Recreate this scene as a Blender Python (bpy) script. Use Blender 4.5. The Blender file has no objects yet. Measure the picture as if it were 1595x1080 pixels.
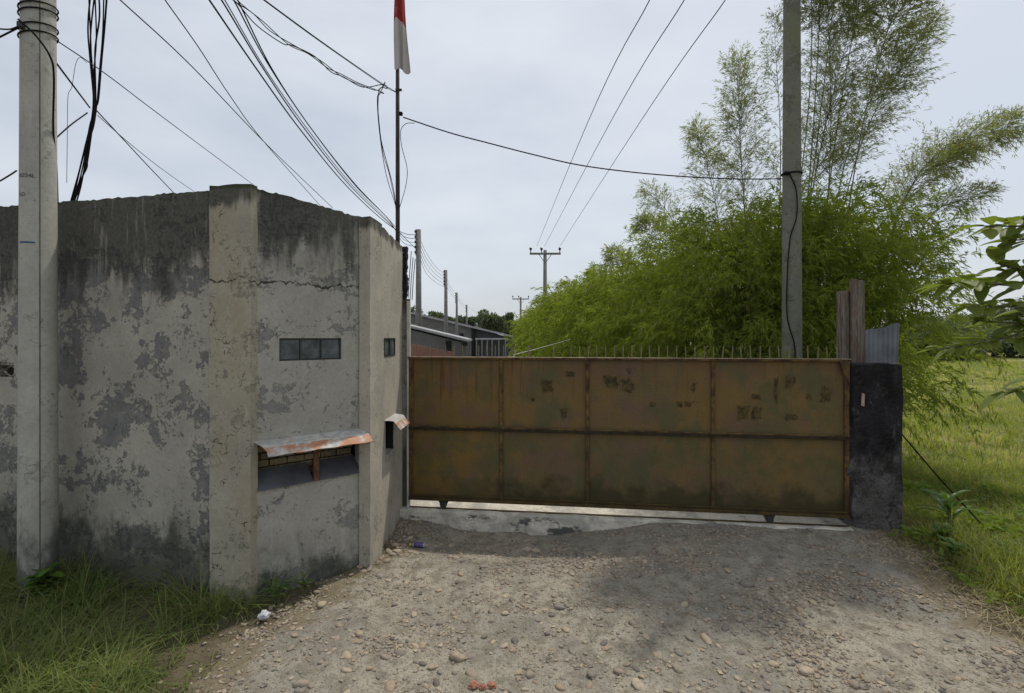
import bpy, math, random
import numpy as np
from mathutils import Vector, Matrix, noise as mnoise

random.seed(7)
rng = np.random.default_rng(11)
scene = bpy.context.scene
COL = scene.collection
R = math.radians

# ------------------------------------------------------------------ camera
# level camera 2.5 m above the road; focal length 760 px on a 1595 px wide picture
F, CX, HY, H = 760.0, 797.5, 525.0, 2.5
cam_d = bpy.data.cameras.new('camera')
cam = bpy.data.objects.new('camera', cam_d)
COL.objects.link(cam)
cam.location = (0, 0, H)
cam.rotation_euler = (R(90), 0, 0)
cam_d.sensor_fit = 'HORIZONTAL'
cam_d.sensor_width = 36.0
cam_d.lens = 36.0 * F / 1595.0
cam_d.shift_y = -15.0 / 1595.0
cam_d.clip_start = 0.05
cam_d.clip_end = 4000
scene.camera = cam

# ------------------------------------------------------------------ light
SUN_EL, SUN_AZ = 63.0, 42.0          # azimuth clockwise from +Y (camera axis) towards +X
world = bpy.data.worlds.new('World')
scene.world = world
world.use_nodes = True
wn = world.node_tree
wn.nodes.clear()
w_out = wn.nodes.new('ShaderNodeOutputWorld')
w_bg = wn.nodes.new('ShaderNodeBackground')
w_sky = wn.nodes.new('ShaderNodeTexSky')
w_sky.sky_type = 'NISHITA'
w_sky.sun_disc = False
w_sky.sun_elevation = R(SUN_EL)
w_sky.sun_rotation = R(SUN_AZ)
w_sky.air_density = 1.0
w_sky.dust_density = 3.0
w_sky.ozone_density = 1.0
w_tc = wn.nodes.new('ShaderNodeTexCoord')
w_map = wn.nodes.new('ShaderNodeMapping')
w_map.inputs['Scale'].default_value = (1.0, 1.0, 2.6)
w_noise = wn.nodes.new('ShaderNodeTexNoise')
w_noise.inputs['Scale'].default_value = 2.1
w_noise.inputs['Detail'].default_value = 7
w_noise.inputs['Roughness'].default_value = 0.52
w_ramp = wn.nodes.new('ShaderNodeValToRGB')
w_ramp.color_ramp.elements[0].position = 0.36
w_ramp.color_ramp.elements[0].color = (0.62, 0.62, 0.62, 1)
w_ramp.color_ramp.elements[1].position = 0.68
w_ramp.color_ramp.elements[1].color = (0.93, 0.93, 0.93, 1)
w_mix = wn.nodes.new('ShaderNodeMix')
w_mix.data_type = 'RGBA'
w_mix.inputs[7].default_value = (7.7, 8.2, 8.9, 1)      # thin bright overcast veil
wl = wn.links.new
wl(w_tc.outputs['Generated'], w_map.inputs['Vector'])
wl(w_map.outputs['Vector'], w_noise.inputs['Vector'])
wl(w_noise.outputs['Fac'], w_ramp.inputs['Fac'])
wl(w_ramp.outputs['Color'], w_mix.inputs[0])
wl(w_sky.outputs['Color'], w_mix.inputs[6])
wl(w_mix.outputs[2], w_bg.inputs['Color'])
w_bg.inputs['Strength'].default_value = 0.10
wl(w_bg.outputs['Background'], w_out.inputs['Surface'])

sun_d = bpy.data.lights.new('sun', 'SUN')
sun_d.energy = 2.6
sun_d.angle = R(1.6)
sun_d.color = (1.0, 0.95, 0.86)
sun = bpy.data.objects.new('sun', sun_d)
COL.objects.link(sun)
SUN_DIR = Vector((math.sin(R(SUN_AZ)) * math.cos(R(SUN_EL)), math.cos(R(SUN_AZ)) * math.cos(R(SUN_EL)), math.sin(R(SUN_EL))))
sun.rotation_euler = (-SUN_DIR).to_track_quat('-Z', 'Y').to_euler()
sun.location = (6, 6, 14)

vs = scene.view_settings
vs.view_transform = 'Standard'
vs.look = 'None'
vs.exposure = 0.0
vs.gamma = 1.0
vs.use_curve_mapping = False


# ------------------------------------------------------------------ helpers
def P(px, py, Y):
    return Vector(((px - CX) / F * Y, Y, H - (py - HY) / F * Y))


def sm(v, a, b):
    t = np.clip((np.asarray(v, float) - a) / (b - a), 0, 1)
    return t * t * (3 - 2 * t)


def gz(x, y):
    """height of the ground"""
    x = np.asarray(x, float)
    y = np.asarray(y, float)
    r = np.maximum(sm(x, .4, 2.6) * sm(y, 4, 6), sm(y, 6.6, 7.3))
    z = 0.13 * r
    z = z - .085 * sm(x, -1.9, -.7) * sm(x, 2.0, .3) * sm(y, 5.3, 6.2) * sm(y, 7.2, 6.7)
    z = z + 0.012 * np.sin(x * 1.9 + 1.2 * np.sin(y * 1.3)) * np.sin(y * 1.7 + .6)
    return z


def gzf(x, y):
    return float(gz(x, y))


class MB:
    """collects vertices and faces of ONE mesh object"""
    def __init__(self):
        self.v, self.f = [], []

    def add(self, vs_, fs):
        o = len(self.v)
        self.v += [tuple(p) for p in vs_]
        self.f += [tuple(i + o for i in f) for f in fs]
        return self

    def box(self, c, s, rot=None, jit=0.0):
        hx, hy, hz = s[0] / 2, s[1] / 2, s[2] / 2
        pts = [Vector((x, y, z)) for x in (-hx, hx) for y in (-hy, hy) for z in (-hz, hz)]
        if jit:
            pts = [p + Vector((random.uniform(-jit, jit) for _ in range(3))) for p in pts]
        if rot is not None:
            pts = [rot @ p for p in pts]
        c = Vector(c)
        return self.add([p + c for p in pts], [(0, 1, 3, 2), (4, 6, 7, 5), (0, 4, 5, 1), (2, 3, 7, 6), (0, 2, 6, 4), (1, 5, 7, 3)])

    def prism(self, poly, ext):
        """poly: 3D loop, ext: extrusion vector"""
        n = len(poly)
        ext = Vector(ext)
        a = [Vector(p) for p in poly]
        return self.add(a + [p + ext for p in a], [tuple(range(n))[::-1], tuple(range(n, 2 * n))] + [(i, (i + 1) % n, (i + 1) % n + n, i + n) for i in range(n)])

    def tube(self, pts, rad, sides=6, cap=True):
        pts = [Vector(p) for p in pts]
        n = len(pts)
        if not hasattr(rad, '__len__'):
            rad = [rad] * n
        t0 = (pts[1] - pts[0]).normalized()
        up = Vector((0, 0, 1)) if abs(t0.z) < .9 else Vector((1, 0, 0))
        nrm = t0.cross(up).normalized()
        vs_, fs = [], []
        for i, p in enumerate(pts):
            t = (pts[min(i + 1, n - 1)] - pts[max(i - 1, 0)]).normalized()
            nrm = (nrm - t * nrm.dot(t))
            nrm = nrm.normalized() if nrm.length > 1e-6 else t.orthogonal().normalized()
            b = t.cross(nrm)
            for k in range(sides):
                a = 2 * math.pi * k / sides
                vs_.append(p + (nrm * math.cos(a) + b * math.sin(a)) * rad[i])
        for i in range(n - 1):
            for k in range(sides):
                k2 = (k + 1) % sides
                fs.append((i * sides + k, i * sides + k2, (i + 1) * sides + k2, (i + 1) * sides + k))
        if cap:
            fs.append(tuple(range(sides))[::-1])
            fs.append(tuple((n - 1) * sides + k for k in range(sides)))
        return self.add(vs_, fs)

    def build(self, name, mat, parent=None, smooth=False, bevel=0.0):
        me = bpy.data.meshes.new(name)
        me.from_pydata(self.v, [], self.f)
        return finish(name, me, mat, parent, smooth, bevel)


def finish(name, me, mat, parent=None, smooth=False, bevel=0.0):
    import bmesh
    if bevel or len(me.polygons) < 60000:
        bm = bmesh.new()
        bm.from_mesh(me)
        bmesh.ops.recalc_face_normals(bm, faces=bm.faces)
        if bevel:
            es = [e for e in bm.edges if len(e.link_faces) == 2 and e.calc_face_angle(0) > .6]
            bmesh.ops.bevel(bm, geom=es, offset=bevel, segments=1, affect='EDGES', clamp_overlap=True)
        bm.to_mesh(me)
        bm.free()
    if smooth:
        me.polygons.foreach_set('use_smooth', [True] * len(me.polygons))
    me.update()
    o = bpy.data.objects.new(name, me)
    COL.objects.link(o)
    if mat is not None:
        me.materials.append(mat)
    if parent is not None:
        o.parent = parent
    return o


def raw_mesh(name, verts, faces_flat, nper, mat, parent=None, smooth=False, attr=None):
    """fast mesh from numpy arrays; every face has nper corners"""
    me = bpy.data.meshes.new(name)
    nf = len(faces_flat) // nper
    me.vertices.add(len(verts))
    me.vertices.foreach_set('co', np.asarray(verts, np.float32).ravel())
    me.loops.add(len(faces_flat))
    me.loops.foreach_set('vertex_index', np.asarray(faces_flat, np.int32))
    me.polygons.add(nf)
    me.polygons.foreach_set('loop_start', np.arange(0, nf * nper, nper, dtype=np.int32))
    me.polygons.foreach_set('use_smooth', np.full(nf, smooth, dtype=bool))
    if attr:
        for k, a in attr.items():
            at = me.attributes.new(k, 'FLOAT', 'POINT')
            at.data.foreach_set('value', np.asarray(a, np.float32))
    me.update(calc_edges=True)
    me.materials.append(mat)
    o = bpy.data.objects.new(name, me)
    COL.objects.link(o)
    if parent is not None:
        o.parent = parent
    return o


def empty(name, loc=(0, 0, 0), rz=0.0):
    o = bpy.data.objects.new(name, None)
    o.empty_display_size = .1
    COL.objects.link(o)
    o.location = loc
    o.rotation_euler = (0, 0, rz)
    return o


def tag(o, label=None, cat=None, group=None, kind=None):
    for k, v in (('label', label), ('category', cat), ('group', group), ('kind', kind)):
        if v:
            o[k] = v
    return o


def catmull(pts, n=6):
    pts = [Vector(p) for p in pts]
    if len(pts) < 3:
        return pts
    q = [pts[0] * 2 - pts[1]] + pts + [pts[-1] * 2 - pts[-2]]
    out = []
    for i in range(1, len(q) - 2):
        p0, p1, p2, p3 = q[i - 1:i + 3]
        for k in range(n):
            t = k / n
            out.append(.5 * ((2 * p1) + (p2 - p0) * t + (2 * p0 - 5 * p1 + 4 * p2 - p3) * t * t + (3 * p1 - p0 - 3 * p2 + p3) * t ** 3))
    out.append(pts[-1])
    return out


# ------------------------------------------------------------------ materials
class NT:
    def __init__(self, name, rough=.85, spec=.3):
        self.m = bpy.data.materials.new(name)
        self.m.use_nodes = True
        self.t = self.m.node_tree
        self.b = self.t.nodes['Principled BSDF']
        self.b.inputs['Roughness'].default_value = rough
        self.b.inputs['Specular IOR Level'].default_value = spec
        self.out = self.t.nodes['Material Output']
        self.geo = self.t.nodes.new('ShaderNodeNewGeometry')
        self.pos = self.geo.outputs['Position']

    def n(self, kind, **kw):
        nd = self.t.nodes.new(kind)
        for k, v in kw.items():
            setattr(nd, k, v)
        return nd

    def set(self, sock, v):
        if hasattr(v, 'is_linked') or isinstance(v, bpy.types.NodeSocket):
            self.t.links.new(v, sock)
        else:
            if hasattr(sock.default_value, '__len__') and not hasattr(v, '__len__'):
                v = (v, v, v, 1)[:len(sock.default_value)]
            elif hasattr(sock.default_value, '__len__') and len(sock.default_value) == 4 and len(v) == 3:
                v = (*v, 1)
            sock.default_value = v

    def mapping(self, scale=(1, 1, 1), loc=(0, 0, 0), vec=None, rot=(0, 0, 0)):
        m = self.n('ShaderNodeMapping')
        self.set(m.inputs['Vector'], vec or self.pos)
        m.inputs['Scale'].default_value = scale
        m.inputs['Location'].default_value = loc
        m.inputs['Rotation'].default_value = rot
        return m.outputs['Vector']

    def noise(self, scale=5, detail=6, rough=.55, vec=None, dist=0.0):
        d = self.n('ShaderNodeTexNoise')
        self.set(d.inputs['Vector'], vec or self.pos)
        d.inputs['Scale'].default_value = scale
        d.inputs['Detail'].default_value = detail
        d.inputs['Roughness'].default_value = rough
        d.inputs['Distortion'].default_value = dist
        return d.outputs['Fac']

    def voro(self, scale=5, feature='F1', vec=None, out='Distance', rand=1.0):
        d = self.n('ShaderNodeTexVoronoi', feature=feature)
        self.set(d.inputs['Vector'], vec or self.pos)
        d.inputs['Scale'].default_value = scale
        d.inputs['Randomness'].default_value = rand
        return d.outputs[out]

    def ss(self, v, a, b, lo=0.0, hi=1.0):
        d = self.n('ShaderNodeMapRange', interpolation_type='SMOOTHSTEP')
        self.set(d.inputs['Value'], v)
        d.inputs['From Min'].default_value = a
        d.inputs['From Max'].default_value = b
        d.inputs['To Min'].default_value = lo
        d.inputs['To Max'].default_value = hi
        return d.outputs['Result']

    def math(self, op, a, b=0.0, clamp=False):
        d = self.n('ShaderNodeMath', operation=op, use_clamp=clamp)
        self.set(d.inputs[0], a)
        self.set(d.inputs[1], b)
        return d.outputs[0]

    def mul(self, a, b):
        return self.math('MULTIPLY', a, b)

    def mix(self, fac, a, b, mode='MIX'):
        d = self.n('ShaderNodeMix', data_type='RGBA', blend_type=mode)
        self.set(d.inputs[0], fac)
        self.set(d.inputs[6], a)
        self.set(d.inputs[7], b)
        return d.outputs[2]

    def xyz(self, vec=None):
        d = self.n('ShaderNodeSeparateXYZ')
        self.set(d.inputs[0], vec or self.pos)
        return d.outputs

    def attr(self, name):
        d = self.n('ShaderNodeAttribute')
        d.attribute_name = name
        return d.outputs['Fac']

    def color(self, c):
        self.set(self.b.inputs['Base Color'], c)

    def rough(self, c):
        self.set(self.b.inputs['Roughness'], c)

    def bump(self, h, strength=.5, dist=.01, prev=None):
        d = self.n('ShaderNodeBump')
        d.inputs['Strength'].default_value = strength
        d.inputs['Distance'].default_value = dist
        self.set(d.inputs['Height'], h)
        if prev is not None:
            self.set(d.inputs['Normal'], prev)
        self.set(self.b.inputs['Normal'], d.outputs['Normal'])
        return d.outputs['Normal']

    def local(self):
        return self.n('ShaderNodeTexCoord').outputs['Object']


def concrete_mat(name, base, dark, top_stain, top_z, low_z=.9, patch=.52, patch_amt=.85, crack=0.0, tint=None, crackline=None, stain=.0):
    n = NT(name, .93, .15)
    x, y, z = n.xyz()
    big = n.noise(1.3, 5, .6)
    fine = n.noise(28, 5, .65)
    grain = n.noise(150, 3, .6)
    c = n.mix(n.ss(big, .3, .72), base, [v * .72 for v in base])
    if tint:
        c = n.mix(n.ss(n.noise(2.2, 4, .6, vec=n.mapping((1, 1, .5), (5, 2, 1))), .45, .75), c, tint)
    # flaked paint: hard edged islands showing darker render
    pn = n.noise(1.9, 12, .70, vec=n.mapping((1, 1, 1.25), (3.1, 0, 7)), dist=.15)
    pfine = n.noise(17, 7, .78, dist=.6)
    pe = n.math('ADD', pn, n.mul(n.math('SUBTRACT', pfine, .5), .42))
    pm = n.ss(pe, patch, patch + .03)
    rim = n.mul(n.ss(pe, patch - .035, patch - .004), n.math('SUBTRACT', 1.0, pm))
    c = n.mix(n.mul(rim, .35), c, [min(1, v * 1.35) for v in base])
    c = n.mix(n.mul(n.mul(pm, patch_amt), n.ss(n.noise(9, 5, .7), .25, .6, .55, 1)), c, dark)
    # small pocks
    pock = n.ss(n.math('ADD', n.noise(21, 6, .75), n.mul(n.math('SUBTRACT', n.noise(3, 3), .5), .55)), .60, .66)
    c = n.mix(n.mul(pock, .7), c, [v * .55 for v in dark])
    # black algae that ran down from the coping
    st = n.noise(5.0, 7, .65, vec=n.mapping((1.6, 1.6, .22), (1, 4, 2)))
    st2 = n.noise(2.0, 6, .65, vec=n.mapping((1, 1, .7), (9, 4, 2)))
    depth = n.math('SUBTRACT', top_z, z)
    fade = n.ss(depth, .05, top_stain, 1, 0)
    st3 = n.noise(13, 5, .7, vec=n.mapping((1, 1, .35), (4, 1, 8)))
    mixn = n.math('ADD', n.mul(st, .42), n.math('ADD', n.mul(st2, .40), n.mul(st3, .18)))
    sm_ = n.ss(n.math('ADD', mixn, n.mul(n.math('SUBTRACT', fade, .5), .26)), .475 - stain, .62 - stain)
    sm_ = n.mul(sm_, n.ss(fade, 0, .2))
    c = n.mix(n.mul(sm_, .88), c, n.mix(st3, (.022, .023, .022), (.06, .06, .052)))
    # pale lime runs between the black ones
    lime = n.mul(n.ss(n.noise(6, 6, .65, vec=n.mapping((2.2, 2.2, .25), (7, 7, 2))), .58, .72), .35)
    c = n.mix(lime, c, [min(1, v * 1.25) for v in base])
    # damp, mossy foot
    ft = n.math('ADD', n.mul(n.math('SUBTRACT', low_z, z), .8), n.mul(n.math('SUBTRACT', n.noise(3.5, 8, .7, vec=n.mapping((1, 1, .6))), .5), 1.7))
    fm = n.mul(n.ss(ft, .12, .55), n.ss(z, low_z + .5, low_z - .2))
    c = n.mix(n.mul(fm, .82), c, (.036, .042, .030))
    c = n.mix(n.ss(fine, .35, .7, .0, .28), c, [v * .5 for v in base])
    # moss rim on top
    c = n.mix(n.mul(n.ss(depth, .0, .035, 1, 0), .8), c, (.035, .045, .02))
    h = n.math('ADD', n.mul(pm, -.6), n.math('ADD', n.mul(fine, .5), n.mul(grain, .25)))
    if crack:
        wv = n.n('ShaderNodeVectorMath', operation='ADD')
        cn = n.n('ShaderNodeTexNoise')
        n.set(cn.inputs['Vector'], n.pos)
        cn.inputs['Scale'].default_value = 9
        cn.inputs['Detail'].default_value = 5
        sc_ = n.n('ShaderNodeVectorMath', operation='SCALE')
        n.set(sc_.inputs[0], cn.outputs['Color'])
        sc_.inputs['Scale'].default_value = .30
        n.set(wv.inputs[0], n.pos)
        n.set(wv.inputs[1], sc_.outputs[0])
        ed = n.voro(7.5, 'DISTANCE_TO_EDGE', vec=wv.outputs[0])
        where = n.ss(n.noise(2.4, 4, .6, vec=n.mapping((1, 1, 1), (0, 8, 3.3))), .48, .60)
        brk = n.ss(n.noise(11, 4, .6, vec=n.mapping((1, 1, 1), (2, 2, 5))), .46, .56)
        cm = n.mul(n.mul(n.ss(ed, .004, .03, 1, 0), brk), n.mul(where, crack))
        c = n.mix(cm, c, (.02, .018, .015))
        h = n.math('ADD', h, n.mul(cm, -2.0))
    if crackline:
        wob = n.mul(n.math('SUBTRACT', n.noise(5, 8, .7, vec=n.mapping((1, 1, .02))), .5), .26)
        dz = n.math('ABSOLUTE', n.math('SUBTRACT', n.math('ADD', z, wob), crackline))
        thick = n.ss(n.noise(9, 6, .75, vec=n.mapping((1, 1, .05), (2, 2, 2))), .38, .72, .001, .021)
        cl = n.math('LESS_THAN', dz, thick)
        c = n.mix(n.mul(cl, .85), c, (.025, .022, .02))
        h = n.math('ADD', h, n.mul(cl, -2.0))
    n.color(c)
    n.bump(h, .75, .012)
    return n.m


M = {}
M['wall'] = concrete_mat('wall_concrete', (.405, .380, .320), (.115, .120, .128), 1.35, 3.92, 1.0, .525, stain=.085)
M['chamfer'] = concrete_mat('chamfer_concrete', (.405, .388, .335), (.165, .17, .17), 1.15, 3.90, .6, .555, .75, crackline=3.03, stain=.015)
M['pilaster'] = concrete_mat('pilaster_concrete', (.400, .370, .295), (.22, .205, .165), .35, 3.92, .35, .60, .5, crack=1.0, tint=(.33, .285, .20), crackline=3.04)
M['side'] = concrete_mat('side_concrete', (.46, .42, .345), (.34, .315, .26), .25, 3.80, .2, .62, .5)
M['post'] = concrete_mat('gate_post_concrete', (.27, .265, .23), (.08, .082, .07), .5, 3.04, 1.5, .56)
def slab_mat():
    n = NT('threshold_concrete', .92, .15)
    x, y, z = n.xyz()
    a = n.noise(3.2, 8, .68, vec=n.mapping((1, 1, 1.6)))
    f = n.noise(35, 5, .65)
    c = n.mix(n.ss(a, .44, .56), (.60, .55, .46), (.40, .375, .325))
    c = n.mix(n.mul(n.ss(n.noise(2.1, 7, .7, vec=n.mapping((1, 1, 2), (3, 3, 3))), .52, .60), n.ss(z, .11, .14, 1, .15)), c, (.085, .085, .08))
    c = n.mix(n.ss(f, .45, .75, 0, .35), c, (.14, .13, .11))
    n.color(c)
    n.bump(n.math('ADD', n.mul(f, .4), a), .8, .03)
    return n.m


M['slab'] = slab_mat()
M['pole_dark'] = concrete_mat('mossy_shaded_pole_concrete', (.20, .20, .165), (.13, .135, .09), .05, 30, .9, .55, .6, tint=(.17, .18, .10))  # moss tint plus the pole's shade, both put into a darker base
M['pole'] = concrete_mat('utility_pole_concrete', (.44, .43, .375), (.38, .37, .32), .05, 30, .9, .60, .5)


def pillar_mat():
    n = NT('mouldy_pillar_concrete', .95, .1)
    x, y, z = n.xyz()
    a = n.noise(3.0, 9, .68)
    b = n.noise(30, 5, .65)
    hz = n.math('ADD', n.mul(n.math('SUBTRACT', 1.55, z), .35), n.mul(n.math('SUBTRACT', a, .5), 1.4))
    c = n.mix(n.ss(hz, .05, .5), (.034, .031, .034), (.155, .142, .137))
    c = n.mix(n.ss(n.noise(11, 7, .75, vec=n.mapping((1, 1, .5))), .55, .62), c, (.05, .046, .05))
    c = n.mix(n.mul(n.ss(n.noise(4, 5, .6, vec=n.mapping((1, 1, 1), (4, 4, 1))), .56, .66), n.ss(z, .1, 1.3, .8, .2)), c, (.075, .085, .045))
    c = n.mix(n.mul(n.ss(n.noise(17, 8, .8, vec=n.mapping((1, 1, .6), (6, 2, 2))), .56, .64), n.ss(z, .2, 1.9, .85, .35)), c, (.24, .22, .21))
    c = n.mix(n.ss(b, .5, .7, 0, .6), c, (.02, .018, .02))
    n.color(c)
    n.bump(n.math('ADD', n.mul(b, .9), n.mul(a, 1.5)), 1.0, .05)
    return n.m


M['pillar'] = pillar_mat()


def simple(name, col, rough=.8, metal=0.0, var=.35, scale=6, bump=.3, bscale=40, spec=.3):
    n = NT(name, rough, spec)
    c = n.mix(n.ss(n.noise(scale, 6, .6), .3, .7), col, [v * (1 - var) for v in col])
    n.color(c)
    n.b.inputs['Metallic'].default_value = metal
    n.bump(n.noise(bscale, 4, .6), bump, .004)
    return n.m


M['cable'] = simple('black_cable', (.014, .014, .016), .9, spec=.08, bump=0.05)
M['wire'] = simple('bare_wire', (.05, .05, .055), .8, 0, bump=.05, spec=.1)
M['steel'] = simple('dark_window_steel', (.055, .058, .055), .6, .2)
M['pole_steel'] = simple('rusty_dark_pole', (.060, .045, .042), .75, .2, .5, 10)
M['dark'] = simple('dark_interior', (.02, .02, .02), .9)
M['insul'] = simple('brown_insulator', (.05, .035, .03), .35)
M['far_pole'] = simple('far_pole_concrete', (.20, .195, .185), .9)
M['channel'] = simple('galvanised_channel', (.55, .53, .47), .7, 0, .3, 8)
M['wood'] = None


def glass_mat():
    n = NT('dusty_window_glass', .18, .5)
    d = n.noise(9, 6, .6)
    n.color(n.mix(n.ss(d, .35, .7), (.045, .055, .058), (.105, .12, .125)))
    n.rough(n.ss(d, .3, .7, .10, .4))
    return n.m


M['glass'] = glass_mat()


def awning_mat():
    n = NT('rusted_tin_sheet', .6, .35)
    uv = n.local()
    x, y, z = n.xyz(uv)
    a = n.noise(5, 7, .65, vec=uv)
    fold = n.ss(z, -.02, -.005, 1, 0)
    rust = n.math('MULTIPLY', n.ss(n.math('ADD', a, n.mul(fold, .13)), .54, .66), n.ss(fold, 0, 1, .15, 1))
    c = n.mix(n.ss(n.noise(14, 5, .6, vec=uv), .35, .65), (.50, .49, .45), (.33, .33, .31))
    c = n.mix(n.mul(rust, .95), c, n.mix(n.noise(22, 5, .6, vec=uv), (.34, .12, .05), (.45, .22, .11)))
    n.color(c)
    n.bump(a, .3, .004)
    return n.m


M['awning'] = awning_mat()
M['shelf'] = simple('grey_metal_shelf', (.115, .118, .13), .6, .1, .4, 5)
M['rust'] = simple('rusty_post', (.17, .085, .05), .85, .1, .5, 12)


def brick_mat():
    n = NT('old_brick', .95, .1)
    rnd = n.n('ShaderNodeObjectInfo').outputs['Random']
    c = n.mix(rnd, (.17, .135, .085), (.30, .24, .15))
    c = n.mix(n.ss(n.noise(18, 6, .7), .45, .7), c, (.07, .06, .045))
    n.color(c)
    n.bump(n.noise(40, 5, .7), .6, .006)
    return n.m


M['brick'] = brick_mat()


def wood_mat():
    n = NT('weathered_plank', .9, .15)
    uv = n.mapping((22, 22, 1.2))
    a = n.noise(2.2, 8, .7, vec=uv, dist=.6)
    c = n.mix(n.ss(a, .35, .68), (.22, .185, .145), (.055, .044, .036))
    c = n.mix(n.mul(n.ss(n.noise(3, 5, .6), .5, .65), .5), c, (.13, .075, .055))
    n.color(c)
    n.bump(a, .8, .012)
    return n.m


M['wood'] = wood_mat()


def gate_mat(name, panel=True):
    n = NT(name, .62, .28)
    uv = n.local()                      # gate coordinates: x along the gate, z up
    x, y, z = n.xyz(uv)
    big = n.noise(1.1, 6, .62, vec=n.mapping((1, 1, .8), (2, 0, 3), vec=uv))
    mid = n.noise(6, 7, .65, vec=uv)
    fine = n.noise(40, 5, .65, vec=uv)
    base = n.mix(n.ss(big, .36, .66), (.235, .142, .040), (.165, .122, .050))
    # newer ochre repaint on the first bays
    base = n.mix(n.mul(n.ss(x, 1.2, 1.3, 1, 0), n.mul(n.ss(mid, .2, .6, .35, .75), n.ss(z, .9, 1.2, 1, .3))), base, (.270, .160, .028))
    # rust bleeding from the top edge in streaks
    sx = n.noise(9, 4, .6, vec=n.mapping((1.6, 1, .08), vec=uv))
    drip = n.mul(n.ss(sx, .52, .62), n.ss(n.math('ADD', z, n.mul(n.math('SUBTRACT', sx, .5), 1.2)), 1.28, 1.75))
    drip = n.mul(drip, n.ss(x, 1.1, 2.3, 1, .35))
    c = n.mix(n.mul(drip, .8), base, (.12, .035, .018))
    topr = n.mul(n.ss(z, 1.45, 1.95), n.ss(n.noise(2.2, 5, .6, vec=uv), .35, .65))
    c = n.mix(n.mul(topr, .55), c, (.19, .075, .035))
    # pinkish, greenish weathering clouds
    c = n.mix(n.mul(n.ss(n.noise(1.9, 7, .68, vec=n.mapping((1, 1, 1), (7, 3, 1), vec=uv)), .46, .64), .7), c, (.19, .105, .075))
    c = n.mix(n.mul(n.ss(n.noise(2.3, 7, .68, vec=n.mapping((1, 1, .8), (1, 9, 4), vec=uv)), .46, .62), .75), c, (.115, .110, .045))
    # algae along the foot and in the corners
    al = n.math('ADD', n.mul(n.math('SUBTRACT', .46, z), 1.25), n.mul(n.math('SUBTRACT', n.noise(3.3, 7, .65, vec=uv), .5), 1.3))
    alm = n.mul(n.ss(al, .06, .42), n.ss(x, .7, 1.6, .35, 1))
    c = n.mix(n.mul(alm, .85), c, (.050, .043, .014))
    # torn paper and scuffs: dark flecks
    fl = n.noise(7.5, 9, .8, vec=n.mapping((1, 1, 1.3), (4, 4, 4), vec=uv))
    fl2 = n.noise(1.5, 3, .5, vec=n.mapping((1, 1, 1), (8, 1, 6), vec=uv))
    fm = n.mul(n.ss(n.math('ADD', fl, n.mul(n.math('SUBTRACT', fl2, .5), .30)), .625, .665), n.ss(z, .9, 1.1))
    c = n.mix(n.mul(fm, .8), c, (.035, .03, .02))
    c = n.mix(n.ss(fine, .4, .75, 0, .3), c, (.08, .05, .02))
    c = n.mix(1.0, c, (.74, .76, .80), 'MULTIPLY')
    n.color(c)
    n.rough(n.ss(mid, .3, .7, .5, .75))
    nb = n.bump(n.math('ADD', n.mul(fine, .3), n.mul(fm, -.6)), .4, .004)
    # dents in thin sheet metal
    n.bump(n.noise(1.6, 2, .4, vec=uv), .35, .06, prev=nb)
    return n.m


M['gate'] = gate_mat('ochre_gate_paint')


def gate_frame_mat():
    n = NT('rusty_gate_frame', .75, .2)
    uv = n.local()
    x, y, z = n.xyz(uv)
    a = n.noise(5, 8, .7, vec=uv)
    c = n.mix(n.ss(a, .4, .62), (.15, .095, .034), (.058, .032, .018))
    c = n.mix(n.mul(n.ss(n.noise(14, 6, .7, vec=uv), .5, .66), .7), c, (.03, .02, .012))
    c = n.mix(n.mul(n.ss(z, .1, .5, 1, 0), .6), c, (.045, .036, .014))
    n.color(c)
    n.bump(n.noise(40, 5, .7, vec=uv), .5, .005)
    return n.m


M['gate_frame'] = gate_frame_mat()
M['rail_shade'] = simple('shade_dark_rail', (.045, .032, .016), .8, 0, .6, 12)  # near-black brown paints the shadow line of the mid rail


def poster_mat():
    n = NT('torn_poster_remains', .9, .1)
    uv = n.local()
    a = n.noise(13, 9, .8, vec=uv)
    n.color(n.mix(n.ss(a, .38, .60), (.030, .026, .014), (.115, .085, .036)))
    return n.m


M['poster'] = poster_mat()


def leaf_mat(name, c1, c2, trans=.45, rough=.55, dry=None, dry_amt=.0, tmul=1.0):
    n = NT(name, rough, .25)
    rnd = n.geo.outputs['Random Per Island']
    cl = n.noise(.9, 3, .5)
    f = n.math('ADD', n.mul(rnd, .6), n.mul(n.ss(cl, .3, .7), .4))
    c = n.mix(f, c1, c2)
    if dry:
        c = n.mix(n.math('GREATER_THAN', n.math('FRACT', n.mul(rnd, 37.7)), 1 - dry_amt), c, dry)
    n.color(c)
    tr = n.n('ShaderNodeBsdfTranslucent')
    n.set(tr.inputs['Color'], n.mix(1.0, c, (1.25 * tmul, 1.4 * tmul, .55 * tmul), 'MULTIPLY'))
    mx = n.n('ShaderNodeMixShader')
    mx.inputs[0].default_value = trans
    n.t.links.new(n.b.outputs[0], mx.inputs[1])
    n.t.links.new(tr.outputs[0], mx.inputs[2])
    n.t.links.new(mx.outputs[0], n.out.inputs['Surface'])
    return n.m


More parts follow.
